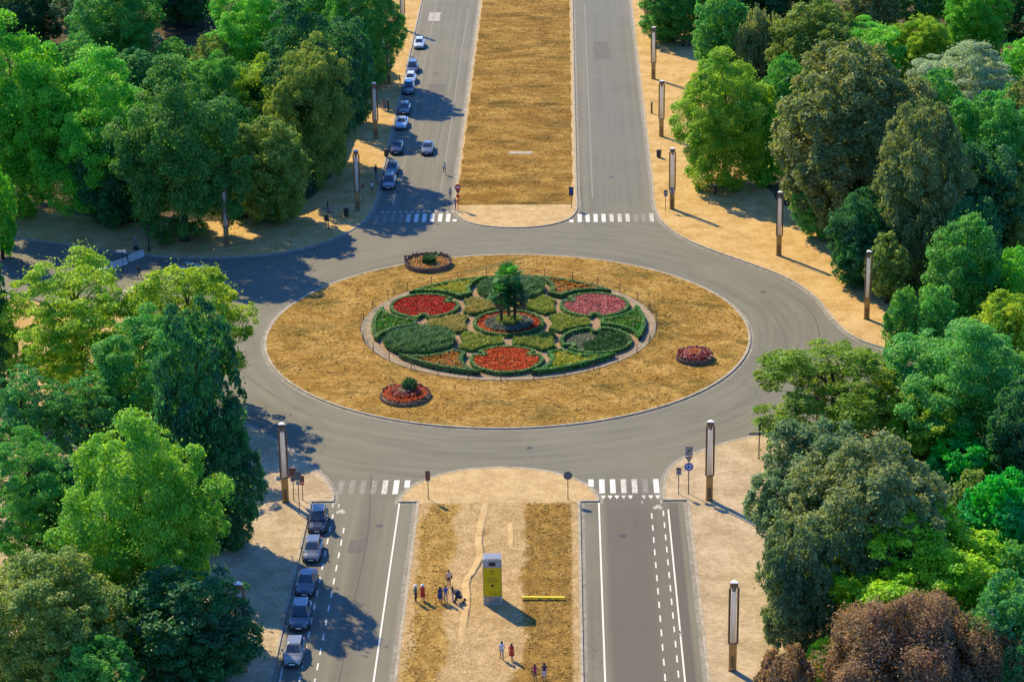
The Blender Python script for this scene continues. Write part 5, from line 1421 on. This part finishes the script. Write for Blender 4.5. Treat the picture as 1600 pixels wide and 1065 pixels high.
def flowers_mb(poly, mat, h, dens, size, z=ZG, bumps=.06, blades=False, hfun=None, ctr=None):
    """a planted bed: a low leafy cushion of loose petals, or upright blades"""
    mb = MB(); P = np.asarray(poly, float); c = P.mean(0) if ctr is None else np.asarray(ctr)
    area = 0.5*abs(sum(P[i][0]*P[(i+1) % len(P)][1]-P[(i+1) % len(P)][0]*P[i][1] for i in range(len(P))))
    pts = scatter(poly, int(area*dens)); n = len(pts)
    a = pts*1.7; hh = h*(1+bumps*4*(np.sin(a[:, 0]*1.9+np.sin(a[:, 1]*2.3))*np.cos(a[:, 1]*1.7+a[:, 0]*.6))*.5)
    if hfun is not None: hh = hh*hfun(pts)
    shr = c+(P-c)*.985; mb.prism([tuple(p) for p in shr], z-.02, z+max(.04, h*.25), MAT['hedge_core'] if not blades else MAT['bedsoil'], False)
    if not blades:
        zz = z+hh*(1-.45*rng.random(n)**2); C = np.concatenate([pts, zz[:, None]], 1)
        N_ = np.tile((-.1, .1, 1.0), (n, 1))+rng.normal(size=(n, 3))*.55; mb.quads(leaf_quads(C, N_, size, .85), mat)
    else:
        b = np.concatenate([pts, np.full((n, 1), z+.02)], 1); ang = rng.random(n)*6.283; ln = hh*rng.uniform(.65, 1.25, n)
        lean = np.stack([np.cos(ang), np.sin(ang)], 1)*(ln*rng.uniform(.15, .6, n))[:, None]+np.array((.10, -.06))*ln[:, None]
        tip = b+np.concatenate([lean, ln[:, None]], 1); mid = b+np.concatenate([lean*.3, ln[:, None]*.62], 1)
        sd_ = np.stack([-np.sin(ang), np.cos(ang), np.zeros(n)], 1)*(size*rng.uniform(.6, 1.3, n))[:, None]
        mb.quads(np.stack([b-sd_*.3, mid-sd_*.5, tip, mid+sd_*.5], 1), mat)
    return mb


def notched(c, r, angs, depth=.26, half=.17):
    out = []
    for i in range(72):
        a = 2*math.pi*i/72; rr = r
        for q in angs:
            d = abs((a-q+math.pi) % (2*math.pi)-math.pi)
            if d < half: rr = r*(1-depth)
        out.append((c[0]+rr*math.cos(a), c[1]+rr*math.sin(a)))
    return out


def shrink(poly, d): return [tuple(p) for p in offset(poly, d, True)]


def bed(label, c, group, hedge_line=None, hw=.42, hh=.48, plant=None, closed=True, hcol=(.11, .30, .045)):
    t = thing('flower_bed', label, 'flower bed', (c[0], c[1], 0), 0, group); off = np.array((c[0], c[1]))
    rel = lambda L: [(p[0]-off[0], p[1]-off[1]) for p in L]
    if hedge_line is not None:
        o = hedge_mb(rel(hedge_line), hw, hh, closed).build('hedge', t); o.color = c4(hcol)
    for nm, poly, kw in plant or []:
        o = flowers_mb(rel(poly), **kw).build(nm, t)
    return t


def lobe_c(deg): return (GC[0]+LD*math.cos(R(deg)), GC[1]+LD*math.sin(R(deg)))


LOBES = {
    90: ('domed dark green grass bed behind the palms', 'lav'), 150: ('round bed of scarlet flowers with a notched box hedge, left of the palms', 'red'),
    210: ('large domed dark green grass bed at the front left of the garden', 'lav'), 270: ('round bed of orange red flowers with a notched hedge at the front of the garden', 'orange'),
    330: ('half bare round bed of dark herbs with a notched hedge, front right of the garden', 'sparse'), 30: ('round bed of pink flowers with a notched hedge, right of the palms', 'pink')}
for deg, (lab, kind) in LOBES.items():
    c = lobe_c(deg)
    if kind == 'lav':
        dome = lambda pts: np.clip(1.15-(np.hypot(pts[:, 0], pts[:, 1])/(LR_*1.08))**4*.5, .3, 1.2)
        bed(lab, c, 'beds of the flower garden', plant=[('grass', circle(c, LR_-.1, 48), dict(mat=PET['lavender'], h=.95, dens=170, size=.13, blades=True, hfun=dome, bumps=.12))])
    else:
        nl = notched(c, LR_-.22, [R(deg+120), R(deg-120)]); inn = shrink(nl, .3)
        if kind == 'sparse':
            pl = [('bare_soil', inn, dict(mat=PET['cream'], h=.10, dens=16, size=.12)), ('herbs', [tuple(np.array(c)+np.array(p)) for p in ((-1.2, -3.4), (1.2, -3.7), (3.2, -2.2), (3.7, .4), (2.4, 2.4), (.6, 2.6), (.0, .6), (-1.6, -1.0))], dict(mat=PET['herbs'], h=.55, dens=150, size=.11, blades=True, bumps=.12))]
        else:
            pl = [('flowers', inn, dict(mat=PET[kind], h=.42, dens=130, size=.17))]
        bed(lab, c, 'beds of the flower garden', nl, plant=pl)


def wedge(deg, r0, r1, rho, half0):
    """four-sided bed between two neighbouring lobes, rho = clearance radius round each lobe"""
    A = []; n = 16
    for i in range(n+1):
        r = r0+(r1-r0)*i/n; q = (r*r+LD*LD-rho*rho)/(2*r*LD); lim = R(30)-(math.acos(q) if -1 < q < 1 else half0/r)
        A.append((r, max(lim, .02)))
    pts = [(r, -h) for r, h in A]+[(A[-1][0], -A[-1][1]+2*A[-1][1]*k/10) for k in range(1, 10)]+[(r, h) for r, h in A[::-1]]+[(A[0][0], A[0][1]-2*A[0][1]*k/6) for k in range(1, 6)]
    return [(GC[0]+r*math.cos(R(deg)+a), GC[1]+r*math.sin(R(deg)+a)) for r, a in pts]


INNER = {0: ('tufted grass bed right of the palms between the pink and the half bare bed', 'grass'), 60: ('tufted grass bed behind the palms on the right, next to the pink bed', 'grass'), 120: ('straw coloured tufted bed behind the palms on the left, next to the scarlet bed', 'straw'),
         180: ('straw green tufted bed left of the palms between the scarlet and the dark domed bed', 'straw'), 240: ('fresh green tufted bed front left of the palms', 'grass'), 300: ('fresh green tufted bed front right of the palms', 'grass')}
for deg, (lab, kd) in INNER.items():
    pg = wedge(deg, CR+.95, 9.7, LR_+.75, .55); c = np.mean(pg, axis=0)
    bed(lab, c, 'beds of the flower garden', shrink(pg, .12), .28, .34, [('grass', shrink(pg, .1), dict(mat=PET[kd], h=.62, dens=120, size=.13, blades=True, bumps=.1))])
OUTER = {0: ('bright green herb bed along the right rim of the garden', 'mixed', (.08, .32, .03)), 60: ('orange marigold bed along the far right rim of the garden', 'marigold', (.10, .26, .04)), 120: ('yellow grass bed along the far left rim of the garden', 'yellow', (.11, .33, .03)),
         180: ('mixed green herb bed along the left rim of the garden', 'mixed', (.09, .28, .04)), 240: ('amber marigold bed along the near left rim of the garden', 'marigold', (.08, .25, .045)), 300: ('yellow green feathery bed along the near right rim of the garden', 'yellow', (.06, .32, .03))}
for deg, (lab, kd, hc) in OUTER.items():
    pg = wedge(deg, 10.9, 16.3, LR_+.75, .5); c = np.mean(pg, axis=0)
    bed(lab, c, 'beds of the flower garden', shrink(pg, .25), .48, .62, [('flowers' if kd == 'marigold' else 'herbs', shrink(pg, .5), dict(mat=PET[kd], h=.55, dens=120, size=.16, blades=kd in ('yellow', 'mixed'), bumps=.14))], hcol=hc)
ring_in = circle(GC, 2.9, 40)
bed('central round bed of orange flowers and silver leaves under the palms', GC, 'beds of the flower garden', circle(GC, CR-.2, 64), .42, .5,
    [('flowers', circle(GC, CR-.45, 60), dict(mat=PET['orange'], h=.34, dens=130, size=.15)), ('silver_leaves', ring_in, dict(mat=PET['silver'], h=.52, dens=110, size=.2)), ('grass', circle(GC+np.array((0, .5)), 1.5, 30), dict(mat=PET['grass'], h=.8, dens=110, size=.12, blades=True))])


# ---- palms
def palm(label, x, y, h, r, nl, seed, col):
    global rng
    keep = rng; rng = np.random.default_rng(seed)
    t = thing('palm_tree', label, 'palm', (x, y, ZG), rng.random()*6, 'palms of the central bed')
    k = MB(); n = 9; prof = []
    for i in range(26): z = (h-.1)*i/25; prof.append((.15+.03*(i % 2)+.05*(1 if z < .3 else 0)+.05*(z/h), z))
    k.lathe(prof, MAT['trunk_palm'], 10); k.build('trunk', t)
    Q = []; D = []
    for i in range(nl):
        a = 2.399*i; e = R(78-118*(i/nl)**.8)                  # upright in the middle, drooping outside
        dr = np.array((math.cos(a)*math.cos(e), math.sin(a)*math.cos(e), math.sin(e))); b = np.array((0, 0, h-.1-.35*i/nl))
        ln = r*rng.uniform(.42, .55); hub = b+dr*ln+np.array((0, 0, -.06*ln))
        sd_ = np.cross(dr, (0, 0, 1)); sd_ /= max(np.linalg.norm(sd_), 1e-3); up = np.cross(sd_, dr)
        Q.append(np.array([b-sd_*.02, b+sd_*.02, hub+sd_*.015, hub-sd_*.015]))
        for j in range(15):
            f = R(-112+16*j); dd = dr*math.cos(f)+sd_*math.sin(f); fl = r*.55*(.75+.25*math.cos(f))*rng.uniform(.9, 1.1)
            pp = np.cross(dd, up); mid = hub+dd*fl*.6+up*.02; tip = hub+dd*fl+np.array((0, 0, -.14*fl*(.4+.9*rng.random())))
            (D if i > nl*.82 else Q).append(np.array([hub, mid-pp*.055*r/1.3, tip, mid+pp*.055*r/1.3]))
    o = MB().quads(np.array(Q), MAT['leaf']).build('fronds', t); o.color = c4(col)
    if D: o = MB().quads(np.array(D), MAT['leaf']).build('dry_fronds', t); o.color = c4((.17, .14, .06))
    rng = keep


palm('tallest palm of the central bed, its green head above the other two', GC[0]+.0, GC[1]+1.2, 5.9, 2.0, 32, 3, (.05, .27, .045))
palm('lower left palm of the central bed', GC[0]-.85, GC[1]-.1, 4.1, 1.85, 32, 4, (.04, .20, .04))
palm('lower right palm of the central bed', GC[0]+.75, GC[1]+.2, 3.8, 1.95, 34, 5, (.03, .13, .04))

# ---- wire fence round the garden: posts, braces and wires
t = thing('wire_fence', 'low wire fence on thin braced posts encircling the flower garden', 'fence', (GC[0], GC[1], 0.12))
NP = 30
for i in range(NP):
    a = 2*math.pi*(i+.35)/NP; p = np.array((math.cos(a), math.sin(a)))*(GR+.12); tn = np.array((-math.sin(a), math.cos(a)))
    k = MB(); k.lathe([(.042, -.1), (.042, 1.1), (.015, 1.13)], MAT['wire'], 6, (p[0], p[1], 0)); po = k.build('post', t)
    if i % 3 == 1:
        for s in (-1, 1): k = MB(); k.tube([(p[0], p[1], .95), (p[0]+tn[0]*s*.95, p[1]+tn[1]*s*.95, -.05)], .03, MAT['wire'], 5); k.build('brace', po)
for z in (.12, .55, .98):
    k = MB(); L = [(math.cos(2*math.pi*j/120)*(GR+.12), math.sin(2*math.pi*j/120)*(GR+.12), z) for j in range(121)]; k.tube(L, .016, MAT['wire'], 4, False); k.build('wire', t)


# ---- three stake-walled planters on the island
def planter(label, x, y, r, h, hback, rings, seed, posts):
    rs = random.Random(seed); t = thing('stake_planter', label, 'planter', (x, y, 0.12), 0, 'stake walled planters on the island'); k = MB(); n = int(2*math.pi*r/.17)
    for i in range(n):
        a = 2*math.pi*i/n; back = max(0, math.sin(a+.2)); hh = h+(hback-h)*back+(rs.uniform(.05, .35) if back > .2 and hback > h else rs.uniform(-.04, .04))
        c = (r*math.cos(a), r*math.sin(a), 0); k.lathe([(.085, -.1), (.085, hh-.05), (.05, hh)], MAT['wood'], 6, c)
    k.build('stake_wall', t)
    for nm, r0, kw in rings:
        o = flowers_mb(circle((0, 0), r0, 40), z=0.0, **kw).build(nm, t)
    for px, py, ph, pr_ in posts: k = MB(); k.lathe([(pr_, 0), (pr_, ph), (pr_*.7, ph+.05)], MAT['wood'], 8, (px, py, 0)); k.box((px, py, ph+.08), (.5, .4, .07), MAT['wood']); k.build('corner_post', t)
    return t


planter('stake walled planter at the back of the island with tall ragged stakes', -10.55, 24.4, 2.9, .62, .66, [('soil_flowers', 2.75, dict(mat=PET['cream'], h=.45, dens=60, size=.2)), ('flowers', 2.5, dict(mat=PET['marigold'], h=.55, dens=45, size=.2)), ('green_plant', .8, dict(mat=PET['herbs'], h=1.25, dens=170, size=.16, blades=True))], 1, [(-2.9, .2, 1.25, .17)])
t = planter('mounded planter of red flowers with a dark bush on top, front left of the island', -10.9, -19.7, 2.75, .30, .4, [('cream_border', 2.68, dict(mat=PET['cream'], h=.36, dens=110, size=.15)), ('flowers', 2.5, dict(mat=PET['orange'], h=.66, dens=130, size=.16)), ('wine_leaves', 1.7, dict(mat=PET['wine'], h=.92, dens=110, size=.17)), ('white_flowers', .9, dict(mat=PET['cream'], h=1.15, dens=90, size=.16))], 2, [])
n = 900; d = rng.normal(size=(n, 3)); d /= np.linalg.norm(d, axis=1, keepdims=True); q = d*np.array((.85, .8, .75))*rng.uniform(.7, 1.08, (n, 1))+np.array((.5, .45, 1.35))
MB().quads(leaf_quads(q, d+rng.normal(size=(n, 3))*.5, .26), PET['herbs']).tube([(.5, .45, 0), (.5, .45, 1.3)], .12, MAT['bark'], 7).build('bush', t)
planter('round stake walled planter of wine red leaves at the right of the island', 21.6, -8.7, 2.05, .52, .6, [('flowers', 1.95, dict(mat=PET['wine'], h=.8, dens=130, size=.17)), ('pink_flowers', 1.3, dict(mat=PET['pink'], h=.95, dens=95, size=.16)), ('dark_leaves', .75, dict(mat=PET['marigold'], h=1.1, dens=110, size=.17))], 3, [(1.95, -.8, .6, .06), (1.5, -1.4, .55, .06)])

# ---- clipped hedge along the far left pavement
t = thing('clipped_hedge', 'tall clipped dark hedge curving along the back of the far left pavement', 'hedge', (0, 0, 0.12))
hl = smooth_line([(-25.2, 150), (-25.0, 114), (-26.1, 90), (-26.8, 68), (-27.2, 57), (-29.2, 50.5), (-32.4, 47), (-36.5, 44.6)], 8)
o = hedge_mb([(p[0]-1.0, p[1]+.3) for p in hl], 1.7, 3.4, False, .34, 15, z=0.0).build('foliage', t); o.color = c4((.03, .10, .03))
k = MB()
for i in range(0, len(hl), 4): k.tube([(hl[i][0]-1.0, hl[i][1]+.3, -.1), (hl[i][0]-1.0, hl[i][1]+.3, 1.2)], .06, MAT['bark'], 6)
k.build('stems', t)
